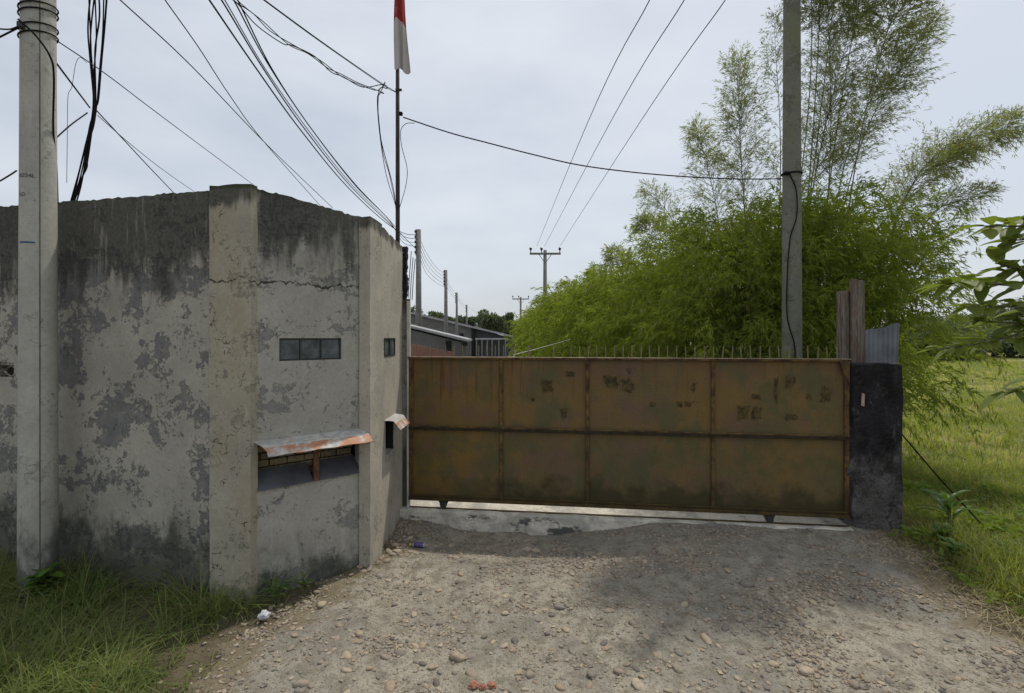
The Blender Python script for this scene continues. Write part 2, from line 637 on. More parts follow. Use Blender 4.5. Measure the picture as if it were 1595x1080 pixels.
M['bamboo_leaf'] = leaf_mat('bamboo_leaf', (.125, .165, .026), (.275, .305, .055), .52, dry=(.26, .22, .09), dry_amt=.05)
M['bamboo_wisp'] = leaf_mat('bamboo_wisp_leaf', (.150, .170, .085), (.290, .305, .165), .55, dry=(.24, .19, .09), dry_amt=.14)
M['grass_left'] = leaf_mat('verge_grass', (.085, .135, .034), (.270, .300, .100), .45, dry=(.30, .25, .12), dry_amt=.10)
M['grass_field'] = leaf_mat('field_grass', (.150, .190, .036), (.340, .345, .085), .48, dry=(.36, .30, .12), dry_amt=.12)
M['broad_leaf'] = leaf_mat('broad_leaf', (.065, .125, .022), (.13, .21, .035), .4, .4)
M['tree_leaf'] = leaf_mat('tree_leaf', (.105, .140, .035), (.215, .250, .060), .42, .5)
M['far_leaf'] = leaf_mat('hazed_tree_leaf', (.075, .100, .055), (.130, .150, .085), .3)  # distance haze put into the leaf colour as paler grey-green
M['culm'] = simple('bamboo_culm', (.12, .125, .045), .6, 0, .5, 5)
M['bark'] = simple('grey_bark', (.13, .105, .08), .9, 0, .5, 9, .6)


def ground_mat():
    n = NT('earth_and_turf', .97, .1)
    x, y, z = n.xyz()
    a = n.noise(.35, 6, .6)
    b = n.noise(4.5, 7, .65)
    soil = n.mix(n.ss(b, .35, .65), (.155, .125, .085), (.085, .072, .045))
    turf = n.mix(n.ss(b, .3, .7), (.085, .115, .026), (.155, .170, .050))
    turf = n.mix(n.ss(a, .42, .60), turf, (.30, .255, .105))
    near = n.ss(n.math('ADD', y, n.mul(x, .0)), 4.0, 7.5)
    side = n.ss(x, 4.0, 6.0)
    c = n.mix(n.mul(near, side), soil, turf)
    yard = n.mul(n.ss(x, 3.6, 4.2, 1, 0), n.ss(y, 6.9, 7.2))
    c = n.mix(yard, c, n.mix(b, (.33, .31, .27), (.24, .225, .2)))
    n.color(c)
    n.bump(n.noise(14, 7, .7), .8, .05)
    return n.m


def road_mat():
    n = NT('gravel_dirt', .96, .12)
    a = n.noise(.9, 6, .62)
    b = n.noise(7, 8, .68)
    f = n.noise(70, 5, .7)
    vo = n.voro(55, 'F1')
    vc = n.voro(55, 'F1', out='Color')
    vo2 = n.voro(23, 'F1')
    c = n.mix(n.ss(a, .36, .66), (.385, .345, .268), (.275, .255, .212))
    c = n.mix(n.ss(b, .42, .66), c, (.205, .182, .138))
    c = n.mix(n.mul(n.ss(n.noise(1.6, 5, .6, vec=n.mapping((1, 1, 1), (3, 5, 0))), .52, .68), .5), c, (.175, .155, .138))
    g = n.n('ShaderNodeSeparateColor')
    n.set(g.inputs[0], vc)
    peb = n.mul(n.ss(vo, .30, .42, 1, 0), n.ss(g.outputs[0], .45, .5))
    c = n.mix(n.mul(peb, .6), c, n.mix(g.outputs[1], (.17, .15, .13), (.42, .365, .29)))
    c = n.mix(n.ss(f, .4, .72, 0, .4), c, (.12, .108, .09))
    # faint weeds and brown damp earth by the edge
    ed = n.attr('edge')
    c = n.mix(n.mul(n.ss(n.math('ADD', ed, n.mul(n.math('SUBTRACT', b, .5), .9)), .35, .75), .8), c, (.175, .140, .085))
    n.color(c)
    h = n.math('ADD', n.mul(peb, .55), n.math('ADD', n.mul(f, .5), n.mul(b, 1.0)))
    h = n.math('ADD', h, n.ss(vo2, .1, .5, .45, 0))
    n.bump(h, .9, .022)
    return n.m


def stone_mat():
    n = NT('river_stone', .9, .2)
    rnd = n.n('ShaderNodeObjectInfo').outputs['Random']
    isl = n.geo.outputs['Random Per Island']
    r = n.math('FRACT', n.math('ADD', n.mul(rnd, 7.3), n.mul(isl, 5.1)))
    ramp = n.n('ShaderNodeValToRGB')
    cr = ramp.color_ramp
    cr.interpolation = 'LINEAR'
    cr.elements[0].color = (.13, .112, .098, 1)
    cr.elements[1].position = 1
    cr.elements[1].color = (.40, .33, .245, 1)
    for p, c in ((.2, (.27, .235, .19, 1)), (.42, (.32, .24, .165, 1)), (.6, (.21, .19, .165, 1)), (.8, (.36, .29, .20, 1))):
        e = cr.elements.new(p)
        e.color = c
    n.set(ramp.inputs[0], r)
    c = n.mix(n.ss(n.noise(35, 5, .6), .4, .7, 0, .45), ramp.outputs[0], (.15, .13, .105))
    n.color(c)
    n.bump(n.noise(60, 4, .6), .3, .005)
    return n.m


M['ground'] = ground_mat()
M['road'] = road_mat()
M['stone'] = stone_mat()


# ------------------------------------------------------------------ ground
def axis(segs):
    out = []
    for a, b, s in segs:
        out += list(np.arange(a, b, s))
    out.append(segs[-1][1])
    return np.array(out)


def grid(xs, ys, zf):
    X, Y = np.meshgrid(xs, ys)
    Z = zf(X, Y)
    v = np.stack([X, Y, Z], -1).reshape(-1, 3)
    nx, ny = len(xs), len(ys)
    i = np.arange(nx * ny).reshape(ny, nx)
    f = np.stack([i[:-1, :-1], i[:-1, 1:], i[1:, 1:], i[1:, :-1]], -1).reshape(-1, 4)
    return v, f


def edge_dist(x, y):
    """signed metres inside the gravel (positive) of the road outline"""
    yl = [-30, 0.6, 2.6, 3.4, 4.22, 5.0, 5.4, 6.6, 9]
    xl = [-40, -9, -2.5, -2.28, -2.18, -1.84, -1.62, -1.55, -1.55]
    yr = [-30, 1.2, 3.2, 4.13, 5.07, 5.7, 6.1, 9]
    xr = [40, 7.5, 4.42, 4.3, 4.32, 4.6, 4.75, 4.75]
    wob = .10 * np.sin(y * 5.1 + .7) + .06 * np.sin(y * 13.0) + .04 * np.sin(y * 29 + 1)
    return np.minimum(x - np.interp(y, yl, xl) + wob, np.interp(y, yr, xr) - x + wob * .8)


v, f = grid(axis([(-700, -60, 80), (-60, -12, 6), (-12, 14, .2), (14, 60, 3), (60, 700, 64)]),
            axis([(-120, -8, 14), (-8, 2, .8), (2, 12, .2), (12, 60, 2), (60, 260, 20), (260, 1500, 155)]),
            lambda X, Y: gz(X, Y) - .02 - .07 * sm(edge_dist(X, Y), .2, .5) * (Y < 6.6))
ground = raw_mesh('ground', v, f.ravel(), 4, M['ground'], smooth=True)
tag(ground, 'earth and rough turf stretching to the horizon', 'ground', kind='structure')


def road_z(X, Y):
    e = edge_dist(X, Y)
    z = gz(X, Y) + .012
    z = z + .010 * np.sin(X * 7.3 + 2 * np.sin(Y * 3.1)) * np.sin(Y * 6.1 + X) + .006 * np.sin(X * 17 + Y * 5) * np.sin(Y * 19)
    # wheel rut that runs out to the right
    rut = np.exp(-((Y - (6.0 - .42 * X) + .15 * np.sin(X * 2)) / .16) ** 2) * sm(X, 2.4, 3.4)
    z = z - .035 * rut
    # gravel banked against the slab on the left
    z = z + .05 * np.exp(-((Y - 6.6) / .2) ** 2) * sm(X, -.6, -1.3)
    return z - .12 * sm(e, .08, -.18)


rx = axis([(-30, -6, 2), (-6, -3, .15), (-3, 5.2, .035), (5.2, 9, .2), (9, 30, 3)])
ry = axis([(-14, 1, 1.0), (1, 3.0, .1), (3.0, 6.75, .035)])
v, f = grid(rx, ry, road_z)
e = edge_dist(v[:, 0], v[:, 1])
keep = (e[f] > -.3).any(1)
road = raw_mesh('gravel_road', v, f[keep].ravel(), 4, M['road'], smooth=True, attr={'edge': 1 - sm(e, 0, .7)})
tag(road, 'grey brown gravel road surface strewn with river pebbles', 'road', kind='structure')

# loose stones: about 290 as pieces, the small gravel as one mass
import bmesh


def stone_mesh(sub, seed):
    bm = bmesh.new()
    bmesh.ops.create_icosphere(bm, subdivisions=sub, radius=1)
    o = Vector((seed * 3.7, seed * 1.3, seed * 7.7))
    for vtx in bm.verts:
        k = 1 + .38 * mnoise.noise(vtx.co * .9 + o) + .12 * mnoise.noise(vtx.co * 2.3 + o)
        vtx.co *= k
        vtx.co.z *= .62
        vtx.co.y *= .82
    me = bpy.data.meshes.new('stone')
    bm.to_mesh(me)
    bm.free()
    me.polygons.foreach_set('use_smooth', [True] * len(me.polygons))
    me.materials.append(M['stone'])
    return me


stone_meshes = [stone_mesh(2, i) for i in range(8)]
placed = []


def put_stone(x, y, r, me=None):
    o = bpy.data.objects.new('stone', me or random.choice(stone_meshes))
    COL.objects.link(o)
    o.parent = road
    o.location = (x, y, float(road_z(np.array(x), np.array(y))) + r * random.uniform(-.05, .2))
    s = r
    o.scale = (s * random.uniform(.9, 1.35), s * random.uniform(.8, 1.1), s * random.uniform(.6, .95))
    o.rotation_euler = (random.uniform(-.25, .25), random.uniform(-.25, .25), random.uniform(0, 6.28))
    placed.append((x, y, r))


def ground_at(px, py):
    Y = F * H / (py - HY)
    return (px - CX) / F * Y, Y


# the stones one can pick out in the photograph (picture spot on the ground, width in pixels)
known = [(712, 1025, 26), (733, 1022, 20), (470, 1070, 22), (576, 1045, 14), (648, 1033, 12), (675, 1042, 15), (600, 1027, 15),
         (528, 976, 13), (657, 1007, 16), (647, 1008, 12), (944, 1013, 18), (940, 1005, 14), (922, 1053, 20), (918, 1073, 16),
         (802, 1000, 15), (785, 1010, 12), (986, 902, 26), (788, 930, 12), (776, 945, 10), (765, 969, 11), (633, 910, 12),
         (660, 914, 10), (684, 921, 10), (740, 968, 10), (863, 932, 10), (897, 917, 12), (1180, 938, 12), (1163, 919, 22),
         (1200, 915, 12), (1100, 1000, 18), (1150, 970, 16), (1130, 985, 14), (1295, 946, 12), (1255, 1048, 26), (1310, 1045, 18),
         (1205, 1040, 16), (995, 1072, 22), (1055, 1045, 18), (965, 1052, 18), (1430, 1018, 14), (1540, 1035, 16), (1330, 1070, 22),
         (1240, 1000, 14), (1190, 990, 14), (602, 877, 14), (594, 872, 12), (588, 880, 12), (612, 868, 12), (620, 860, 14),
         (628, 851, 12), (637, 838, 12), (660, 832, 10), (606, 862, 14), (616, 852, 14), (702, 842, 14), (720, 852, 12), (738, 850, 12),
         (760, 848, 10), (820, 850, 14), (835, 852, 14), (850, 856, 12), (862, 850, 12), (640, 862, 8), (710, 870, 10), (566, 892, 10),
         (575, 888, 12), (548, 897, 10), (560, 886, 10), (470, 1048, 16), (484, 1072, 12), (540, 1025, 16)]
for px, py, w in known:
    x, y = ground_at(px, py)
    put_stone(x, y, w / F * y * .5)
tries = 0
while len(placed) < 292 and tries < 20000:
    tries += 1
    px = random.uniform(420, 1560)
    py = 840 + 245 * random.random() ** .8
    x, y = ground_at(px, py)
    if edge_dist(np.array(x), np.array(y)) < .12 or y > 6.3:
        continue
    dens = .35 + .65 * math.exp(-((px - 820) / 330) ** 2)
    if random.random() > dens * (.5 + .9 * max(0, mnoise.noise(Vector((x * 1.3, y * 1.7, 3))) + .2)):
        continue
    r = random.choice((.018, .022, .022, .026, .03, .035, .042)) * random.uniform(.85, 1.15)
    if any((x - a) ** 2 + (y - b) ** 2 < (r + c) ** 2 * 1.3 for a, b, c in placed):
        continue
    put_stone(x, y, r)

# fine gravel
bm = bmesh.new()
bmesh.ops.create_icosphere(bm, subdivisions=1, radius=1)
ico_v = np.array([vv.co[:] for vv in bm.verts])
ico_f = np.array([[vv.index for vv in ff.verts] for ff in bm.faces])
bm.free()
def nz_(a_, b_):
    return np.array([mnoise.noise(Vector((p_, q_, 5.5))) for p_, q_ in zip(a_, b_)])


N = 32000
gx = rng.uniform(-3, 6.0, N * 4)
gy = 2.6 + 4.1 * rng.random(N * 4) ** 1.2
cl = np.array([mnoise.noise(Vector((a * 1.1, b * 1.6, 9))) + .6 * mnoise.noise(Vector((a * 4, b * 5, 2))) for a, b in zip(gx, gy)])
ok = (edge_dist(gx, gy) > -.10 + .10 * rng.standard_normal(N * 4)) & (rng.random(N * 4) < .05 + .95 * np.clip(cl + .06, 0, 1)) & (gy < 6.62 - .127 * (gx + 1.4))
gx, gy = gx[ok][:N], gy[ok][:N]
n = len(gx)
r = .0045 + .014 * rng.random(n) ** 2.0
big = rng.random(n) < .075 * np.clip(.4 + nz_(gx * 1.7, gy * 2.1), 0, 1.2) * 2
r = np.where(big, rng.uniform(.012, .024, n), r)
sc = r[:, None] * np.stack([rng.uniform(.8, 1.5, n), rng.uniform(.7, 1.1, n), rng.uniform(.45, .8, n)], 1)
th = rng.uniform(0, 6.28, n)
vv = ico_v[None] * (1 + .25 * rng.standard_normal((n, 12, 1)))
vv = vv * sc[:, None, :]
cs, sn = np.cos(th)[:, None], np.sin(th)[:, None]
vx = vv[..., 0] * cs - vv[..., 1] * sn + gx[:, None]
vy = vv[..., 0] * sn + vv[..., 1] * cs + gy[:, None]
vz = vv[..., 2] + np.maximum(road_z(gx, gy), gz(gx, gy) - .015)[:, None] + (r * .2)[:, None]
verts = np.stack([vx, vy, vz], -1).reshape(-1, 3)
faces = (ico_f[None] + (np.arange(n) * 12)[:, None, None]).reshape(-1)
gravel = raw_mesh('gravel', verts, faces, 3, M['stone'])
tag(gravel, 'fine loose gravel scattered over the dirt road', 'gravel', kind='stuff')


# ------------------------------------------------------------------ boundary wall and guard post corner
def slab(us, zs, frame, thick, holes, mat, name, parent, top=None, jitter=.004, seed=0):
    """upright panel. frame=(origin, dir_u, outward normal); thickness goes inwards; holes are (u0,u1,z0,z1)"""
    o, du, nn = frame
    us = sorted(set([round(u, 4) for u in us] + [round(h[k], 4) for h in holes for k in (0, 1)]))
    zs = sorted(set([round(z, 4) for z in zs] + [round(h[k], 4) for h in holes for k in (2, 3)]))
    nu, nz = len(us), len(zs)
    solid = [[not any(h[0] - 1e-6 < (us[i] + us[i + 1]) / 2 < h[1] + 1e-6 and h[2] - 1e-6 < (zs[j] + zs[j + 1]) / 2 < h[3] + 1e-6 for h in holes)
              for j in range(nz - 1)] for i in range(nu - 1)]
    vs_ = []
    for side in (0, 1):
        for i, u in enumerate(us):
            for j, z in enumerate(zs):
                p = o + du * u
                off = 0
                onhole = any(h[0] - 1e-4 <= u <= h[1] + 1e-4 and h[2] - 1e-4 <= z <= h[3] + 1e-4 for h in holes)
                if side == 0 and not onhole:
                    off = jitter * mnoise.noise(Vector((p.x * 2.2, p.y * 2.2 + seed, z * 2.2)))
                zz = z
                if top is not None and j == nz - 1:
                    zz = top(u) + .010 * mnoise.noise(Vector((u * 5, seed, 1.5))) + .016 * mnoise.noise(Vector((u * 41, seed, 4.5)))
                q = p - nn * (thick if side else 0) + nn * off
                vs_.append(Vector((q.x, q.y, zz)))
    idx = lambda s, i, j: s * nu * nz + i * nz + j
    fs = []
    for i in range(nu - 1):
        for j in range(nz - 1):
            if not solid[i][j]:
                continue
            fs.append((idx(0, i, j), idx(0, i + 1, j), idx(0, i + 1, j + 1), idx(0, i, j + 1)))
            fs.append((idx(1, i, j), idx(1, i, j + 1), idx(1, i + 1, j + 1), idx(1, i + 1, j)))
            for (a, b, c, d) in (((i - 1, j), (i, j), (i, j + 1), 0), ((i + 1, j), (i + 1, j), (i + 1, j + 1), 0), ((i, j - 1), (i, j), (i + 1, j), 0), ((i, j + 1), (i, j + 1), (i + 1, j + 1), 0)):
                ni, nj = a
                if not (0 <= ni < nu - 1 and 0 <= nj < nz - 1 and solid[ni][nj]):
                    fs.append((idx(0, *b), idx(0, *c), idx(1, *c), idx(1, *b)))
    m = MB()
    m.add(vs_, fs)
    return m.build(name, mat, parent)


def frange(a, b, s):
    n = max(1, int(round((b - a) / s)))
    return [a + (b - a) * i / n for i in range(n + 1)]


def frame_of(p0, p1):
    p0, p1 = Vector((*p0, 0)), Vector((*p1, 0))
    du = (p1 - p0).normalized()
    return (p0, du, Vector((du.y, -du.x, 0))), (p1 - p0).length      # outward = right-hand side of travel


def u_at(fr, px):
    """distance along a wall where the sight line through picture column px meets it"""
    o, du, _ = fr
    k = (px - CX) / F
    return (k * o.y - o.x) / (du.x - k * du.y)


wall = empty('boundary_wall', (-2.6, 4.8, 0))
tag(wall, 'tall weathered grey concrete wall with a chamfered guard post corner', 'wall', kind='thing')


def wparent(o, par=None):
    o.parent = par or wall
    if par is None:
        o.matrix_parent_inverse = wall.matrix_basis.inverted()
    return o


# long front panel
frL, lenL = frame_of((-11.8, 6.68), (-2.84, 4.665))
uv0, uv1 = u_at(frL, -8), u_at(frL, 22)
zv = 2.13
wparent(slab(frange(0, lenL, .04), frange(-.25, 3.9, .13), frL, .2, [(uv0, uv1, zv - .095, zv + .095)], M['wall'], 'front_panel', None,
             top=lambda u: 3.905, seed=3))
# perforated vent block in the front panel
o, du, nn = frL
vc = o + du * ((uv0 + uv1) / 2) - nn * .06 + Vector((0, 0, zv))
hw = (uv1 - uv0) / 2 - .004
rotL = Matrix.Rotation(math.atan2(du.y, du.x), 3, 'Z')
m = MB()
m.box(vc + du * (-hw + .015), (.03, .08, .18), rotL).box(vc + du * (hw - .015), (.03, .08, .18), rotL)
m.box(vc + Vector((0, 0, .08)), (2 * hw - .06, .08, .028), rotL).box(vc - Vector((0, 0, .08)), (2 * hw - .06, .08, .028), rotL)
for sx in (-1, 1):
    for sz in (-1, 1):
        a = vc + du * sx * (hw - .03)
        b = vc + Vector((0, 0, sz * .066))
        m.tube([a, b], .011, 4)
vb = wparent(m.build('vent_block', M['wall'], None))

# corner pilaster
m = MB()
pil = [(-2.875, 4.60), (-2.66, 4.545), (-2.455, 4.60), (-2.50, 4.86), (-2.84, 4.90)]


def column(poly, z0, z1, step=.15, jit=.006, topjit=.012, seed=1):
    mb = MB()
    pts = []
    n_ = len(poly)
    dense = []
    for i in range(n_):
        a, b = Vector(poly[i]), Vector(poly[(i + 1) % n_])
        k = max(1, int((b - a).length / .08))
        dense += [a.lerp(b, t / k) for t in range(k)]
    zz = frange(z0, z1, step)
    n_ = len(dense)
    for j, z in enumerate(zz):
        for i, p in enumerate(dense):
            d = jit * mnoise.noise(Vector((p.x * 7, p.y * 7 + seed, z * 3)))
            h = z + (topjit * mnoise.noise(Vector((p.x * 11, p.y * 11, seed))) if j == len(zz) - 1 else 0)
            pts.append((p.x + d, p.y + d, h))
    fs = [(j * n_ + i, j * n_ + (i + 1) % n_, (j + 1) * n_ + (i + 1) % n_, (j + 1) * n_ + i) for j in range(len(zz) - 1) for i in range(n_)]
    fs += [tuple(range(n_))[::-1], tuple((len(zz) - 1) * n_ + i for i in range(n_))]
    return mb.add(pts, fs)


wparent(column([(-2.865, 4.62), (-2.455, 4.585), (-2.43, 4.66), (-2.62, 4.90), (-2.82, 4.92)], -.25, 3.935).build('corner_pilaster', M['pilaster'], None))

# chamfer panel with window strip and service hatch
frC, lenC = frame_of((-2.44, 4.65), (-1.60, 5.36))
wu0, wu1 = u_at(frC, 435), u_at(frC, 532)
hu0, hu1 = u_at(frC, 399), u_at(frC, 562)
ZW0, ZW1 = 2.262, 2.487
ZH0, ZH1 = 1.02, 1.475
wparent(slab(frange(0, lenC, .03), frange(-.25, 3.9, .1), frC, .16, [(wu0, wu1, ZW0, ZW1), (hu0, hu1, ZH0, ZH1)], M['chamfer'], 'chamfer_panel', None,
             top=lambda u: 3.915 - .115 * (u / lenC) ** 1.2, seed=8))


def window(fr, u0, u1, z0, z1, npane, depth):
    o, du, nn = fr
    rot = Matrix.Rotation(math.atan2(du.y, du.x), 3, 'Z')
    m = MB()
    base = o - nn * depth
    bw = .014
    for z in (z0 + bw / 2, z1 - bw / 2):
        m.box(base + du * ((u0 + u1) / 2) + Vector((0, 0, z)), (u1 - u0 - .002, .03, bw), rot)
    for k in range(npane + 1):
        u = u0 + (u1 - u0) * k / npane
        u = min(max(u, u0 + bw / 2 + .001), u1 - bw / 2 - .001)
        m.box(base + du * u + Vector((0, 0, (z0 + z1) / 2)), (bw, .03, z1 - z0 - 2 * bw), rot)
    fo = wparent(m.build('window_frame', M['steel'], None))
    for k in range(npane):
        a = u0 + (u1 - u0) * (k + .5) / npane
        w = (u1 - u0) / npane - bw - .006
        tilt = Matrix.Rotation(random.uniform(-.05, .05), 3, 'X') @ Matrix.Rotation(random.uniform(-.03, .03), 3, 'Z')
        p = MB().box(base + nn * .002 * (k - 1) + du * a + Vector((0, 0, (z0 + z1) / 2)), (w, .006, z1 - z0 - 2 * bw - .004), rot @ tilt).build('pane', M['glass'], fo)
        p.matrix_parent_inverse = Matrix.Identity(4)
        fo_inv = wall.matrix_basis.inverted()
    return fo


window(frC, wu0, wu1, ZW0, ZW1, 3, .035)

# service hatch of the chamfer
o, du, nn = frC
rotC = Matrix.Rotation(math.atan2(du.y, du.x), 3, 'Z')


def hatch(fr, u0, u1, z0, z1, out, posts, shelves, over=(.03, .03), bricks=True, drop=(.035, .075)):
    o, du, nn = fr
    ang = math.atan2(du.y, du.x)
    rot = Matrix.Rotation(ang, 3, 'Z')
    h = empty('service_hatch', o + du * u0 + Vector((0, 0, z1)), ang)
    h.parent = wall
    h.matrix_parent_inverse = wall.matrix_basis.inverted()
    L = u1 - u0
    # local coordinates: x along wall, -y outwards, z up
    m = MB()
    nseg = 14
    prof = [(.012, .028), (-out * .55, .028 - drop[0]), (-out, .028 - drop[0] - drop[1])]
    vs_, fs = [], []
    for t in (0, .004):
        for i in range(nseg + 1):
            x = -over[0] + (L + over[0] + over[1]) * i / nseg
            for k, (yy, zz) in enumerate(prof):
                wv = .004 * math.sin(i * 1.7 + k) if k else 0
                vs_.append((x + (.05 * k if i == 0 else 0), yy, zz + wv + t))
    npf = len(prof)
    blk = (nseg + 1) * npf
    for i in range(nseg):
        for k in range(npf - 1):
            a = i * npf + k
            fs.append((a, a + npf, a + npf + 1, a + 1))
            fs.append((a + blk, a + 1 + blk, a + npf + 1 + blk, a + npf + blk))
    for i in range(nseg):
        for k in (0, npf - 1):
            a = i * npf + k
            fs.append((a, a + npf, a + npf + blk, a + blk))
    for k in range(npf - 1):
        for i in (0, nseg):
            a = i * npf + k
            fs.append((a, a + 1, a + 1 + blk, a + blk))
    m.add(vs_, fs)
    aw = m.build('awning', M['awning'], h)
    tag(aw, 'folded tin awning with rust along its edge')
    Hh = z1 - z0
    for x in posts:
        MB().box((x, -.012, -Hh / 2 + .004), (.05, .04, Hh - .014)).build('post', M['rust'], h)
    for (a, b) in shelves:
        # sloped sheet falling outwards
        MB().prism([(a, -.035, -Hh + .012), (b, -.035, -Hh + .012), (b, .19, -Hh + .155), (a, .19, -Hh + .155)], (0, .004, .006)).build('shelf', M['shelf'], h)
    if bricks:
        bw, bh = .17, .072
        k = 0
        for row in range(6):
            x = -(.085 if row % 2 else 0)
            while x < L:
                a, b = max(x + .006, .003), min(x + bw - .006, L - .003)
                if b - a > .03:
                    MB().box(((a + b) / 2, .26, -Hh + .03 + (row + .5) * bh), (b - a, .07, bh - .014), jit=.003).build('brick', M['brick'], h)
                x += bw
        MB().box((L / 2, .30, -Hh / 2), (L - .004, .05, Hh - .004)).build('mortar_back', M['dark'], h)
        for xx in (.006, L - .006):
            pass
    else:
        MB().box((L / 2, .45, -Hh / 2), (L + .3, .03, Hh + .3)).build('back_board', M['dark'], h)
    return h


Lh = hu1 - hu0
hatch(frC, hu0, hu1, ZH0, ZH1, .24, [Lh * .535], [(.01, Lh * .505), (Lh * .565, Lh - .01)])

# pilaster at the drive corner and the side panel along the drive
wparent(column([(-1.655, 5.285), (-1.525, 5.245), (-1.503, 5.64), (-1.66, 5.66)], -.25, 3.80, seed=4, jit=.004).build('edge_pilaster', M['side'], None))
frS, lenS = frame_of((-1.530, 5.60), (-1.520, 6.76))
su0, su1 = u_at(frS, 598), u_at(frS, 615)
tu0, tu1 = u_at(frS, 600.5), u_at(frS, 613)
wparent(slab(frange(0, lenS, .035), frange(-.25, 3.7, .12), frS, .16, [(su0, su1, ZW0, ZW1), (tu0, tu1, 1.06, 1.47)], M['side'], 'side_panel', None,
             top=lambda u: 3.80 - .04 * u, seed=5))
window(frS, su0, su1, ZW0, ZW1, 2, .008)
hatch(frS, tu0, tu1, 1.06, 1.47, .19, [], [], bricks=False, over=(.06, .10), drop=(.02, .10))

m = MB()
m.prism([(-2.60, 4.98, 3.42), (-1.76, 5.60, 3.42), (-1.72, 6.72, 3.42), (-5.2, 6.72, 3.42), (-5.2, 5.50, 3.42)], (0, 0, .1))
wparent(m.build('unseen_shade_roof', M['wall'], None))  # unseen slab, added to keep daylight out of the guard post
m = MB()
m.prism([(-5.2, 6.60, -.1), (-1.70, 6.60, -.1), (-1.70, 6.72, -.1), (-5.2, 6.72, -.1)], (0, 0, 3.51))
wparent(m.build('rear_panel', M['wall'], None))
oS, duS, nS = frS
m = MB()
pa = oS + duS * tu0
pb = oS + duS * tu1
m.prism([pa + Vector((.012, 0, 1.0)), pa + Vector((.035, 0, 1.045)), pa + Vector((-.10, 0, 1.075)), pa + Vector((-.10, 0, 1.062)), pa + Vector((.0, 0, 1.055))], pb - pa)
wparent(m.build('sill', M['side'], None))
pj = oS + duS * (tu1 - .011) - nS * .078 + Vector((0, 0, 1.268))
wparent(MB().box(pj, (.15, .02, .395)).build('jamb_shade_board', M['dark'], None))  # dark panel added so the hatch's far reveal reads as shaded

# ------------------------------------------------------------------ gate post
gp = empty('gate_post', (-1.48, 6.86, 0))
tag(gp, 'narrow grey concrete gate post where the guard post wall meets the gate', 'gate post')


def child(o, par):
    o.parent = par
    o.matrix_parent_inverse = par.matrix_basis.inverted()
    return o


child(column([(-1.535, 6.775), (-1.455, 6.765), (-1.455, 6.98), (-1.56, 6.98)], -.15, 3.03, jit=.005, seed=9).build('column', M['post'], None), gp)
child(MB().box((-1.430, 6.755, 1.48), (.045, .055, 3.02)).build('guide_channel', M['channel'], None, bevel=.004), gp)
m = MB()
for k in range(17):
    z = 3.035 + k * .043
    m.box((-1.512 + random.uniform(-.012, .008), 6.88 + random.uniform(-.01, .01), z + .0215), (.07 + random.uniform(-.02, .02), .12, .041), jit=.004)
child(m.build('broken_column', M['pillar'], None), gp)
for dx, dz, ln in ((.055, 0, .62), (.085, .02, .58), (.03, .05, .66)):
    child(MB().tube([(-1.49 + dx, 6.86, 3.0 + dz), (-1.495 + dx + .02, 6.87, 3.3 + dz), (-1.485 + dx + .035, 6.88, 3.0 + dz + ln)], .006, 5).build('rebar', M['pole_steel'], None), gp)

# ------------------------------------------------------------------ sliding gate
GL, GR = Vector((-1.417, 6.75, 0)), Vector((4.165, 6.045, 0))
gd = GR - GL
GW = gd.length
gang = math.atan2(gd.y, gd.x)
frG = (GL, gd.normalized(), Vector((gd.normalized().y, -gd.normalized().x, 0)))
GZ0, GZ1 = .262, 2.218
gate = empty('sliding_gate', (GL.x, GL.y, GZ0), gang)
tag(gate, 'rust streaked ochre sheet metal sliding gate with spikes along its top', 'gate')
GH = GZ1 - GZ0
ux = [0, u_at(frG, 781), u_at(frG, 915), u_at(frG, 1110), GW]
zm = .985          # mid rail
fw = .055
for i in range(4):
    for (a, b) in ((.03, zm - .02), (zm + .02, GH - .02)):
        x0, x1 = ux[i] + fw * .35, ux[i + 1] - fw * .35
        m = MB()
        # slightly oil-canned sheet
        nxs, nzs = 16, 10
        vs_ = []
        ph = random.uniform(0, 9)
        for s_ in (0, .004):
            for q in range(nxs + 1):
                for r_ in range(nzs + 1):
                    x, z = x0 + (x1 - x0) * q / nxs, a + (b - a) * r_ / nzs
                    bulge = math.sin(math.pi * q / nxs) * math.sin(math.pi * r_ / nzs)
                    vs_.append((x, -.004 * bulge * math.sin(ph + 3 * x + 2 * z) + s_, z))
        W_ = nzs + 1
        B_ = (nxs + 1) * W_
        fs = []
        for q in range(nxs):
            for r_ in range(nzs):
                k = q * W_ + r_
                fs += [(k, k + W_, k + W_ + 1, k + 1), (k + B_, k + 1 + B_, k + W_ + 1 + B_, k + W_ + B_)]
        m.add(vs_, fs)
        m.build('panel', M['gate'], gate, smooth=True)
for i, x in enumerate(ux):
    w = fw if i in (0, 4) else .045
    xc = x + (w / 2 if i == 0 else -w / 2 if i == 4 else 0)
    MB().box((xc, -.008 if i in (0, 4) else -.006, GH / 2), (w, .05, GH - .04)).build('stile', M['gate_frame'], gate, bevel=.004)
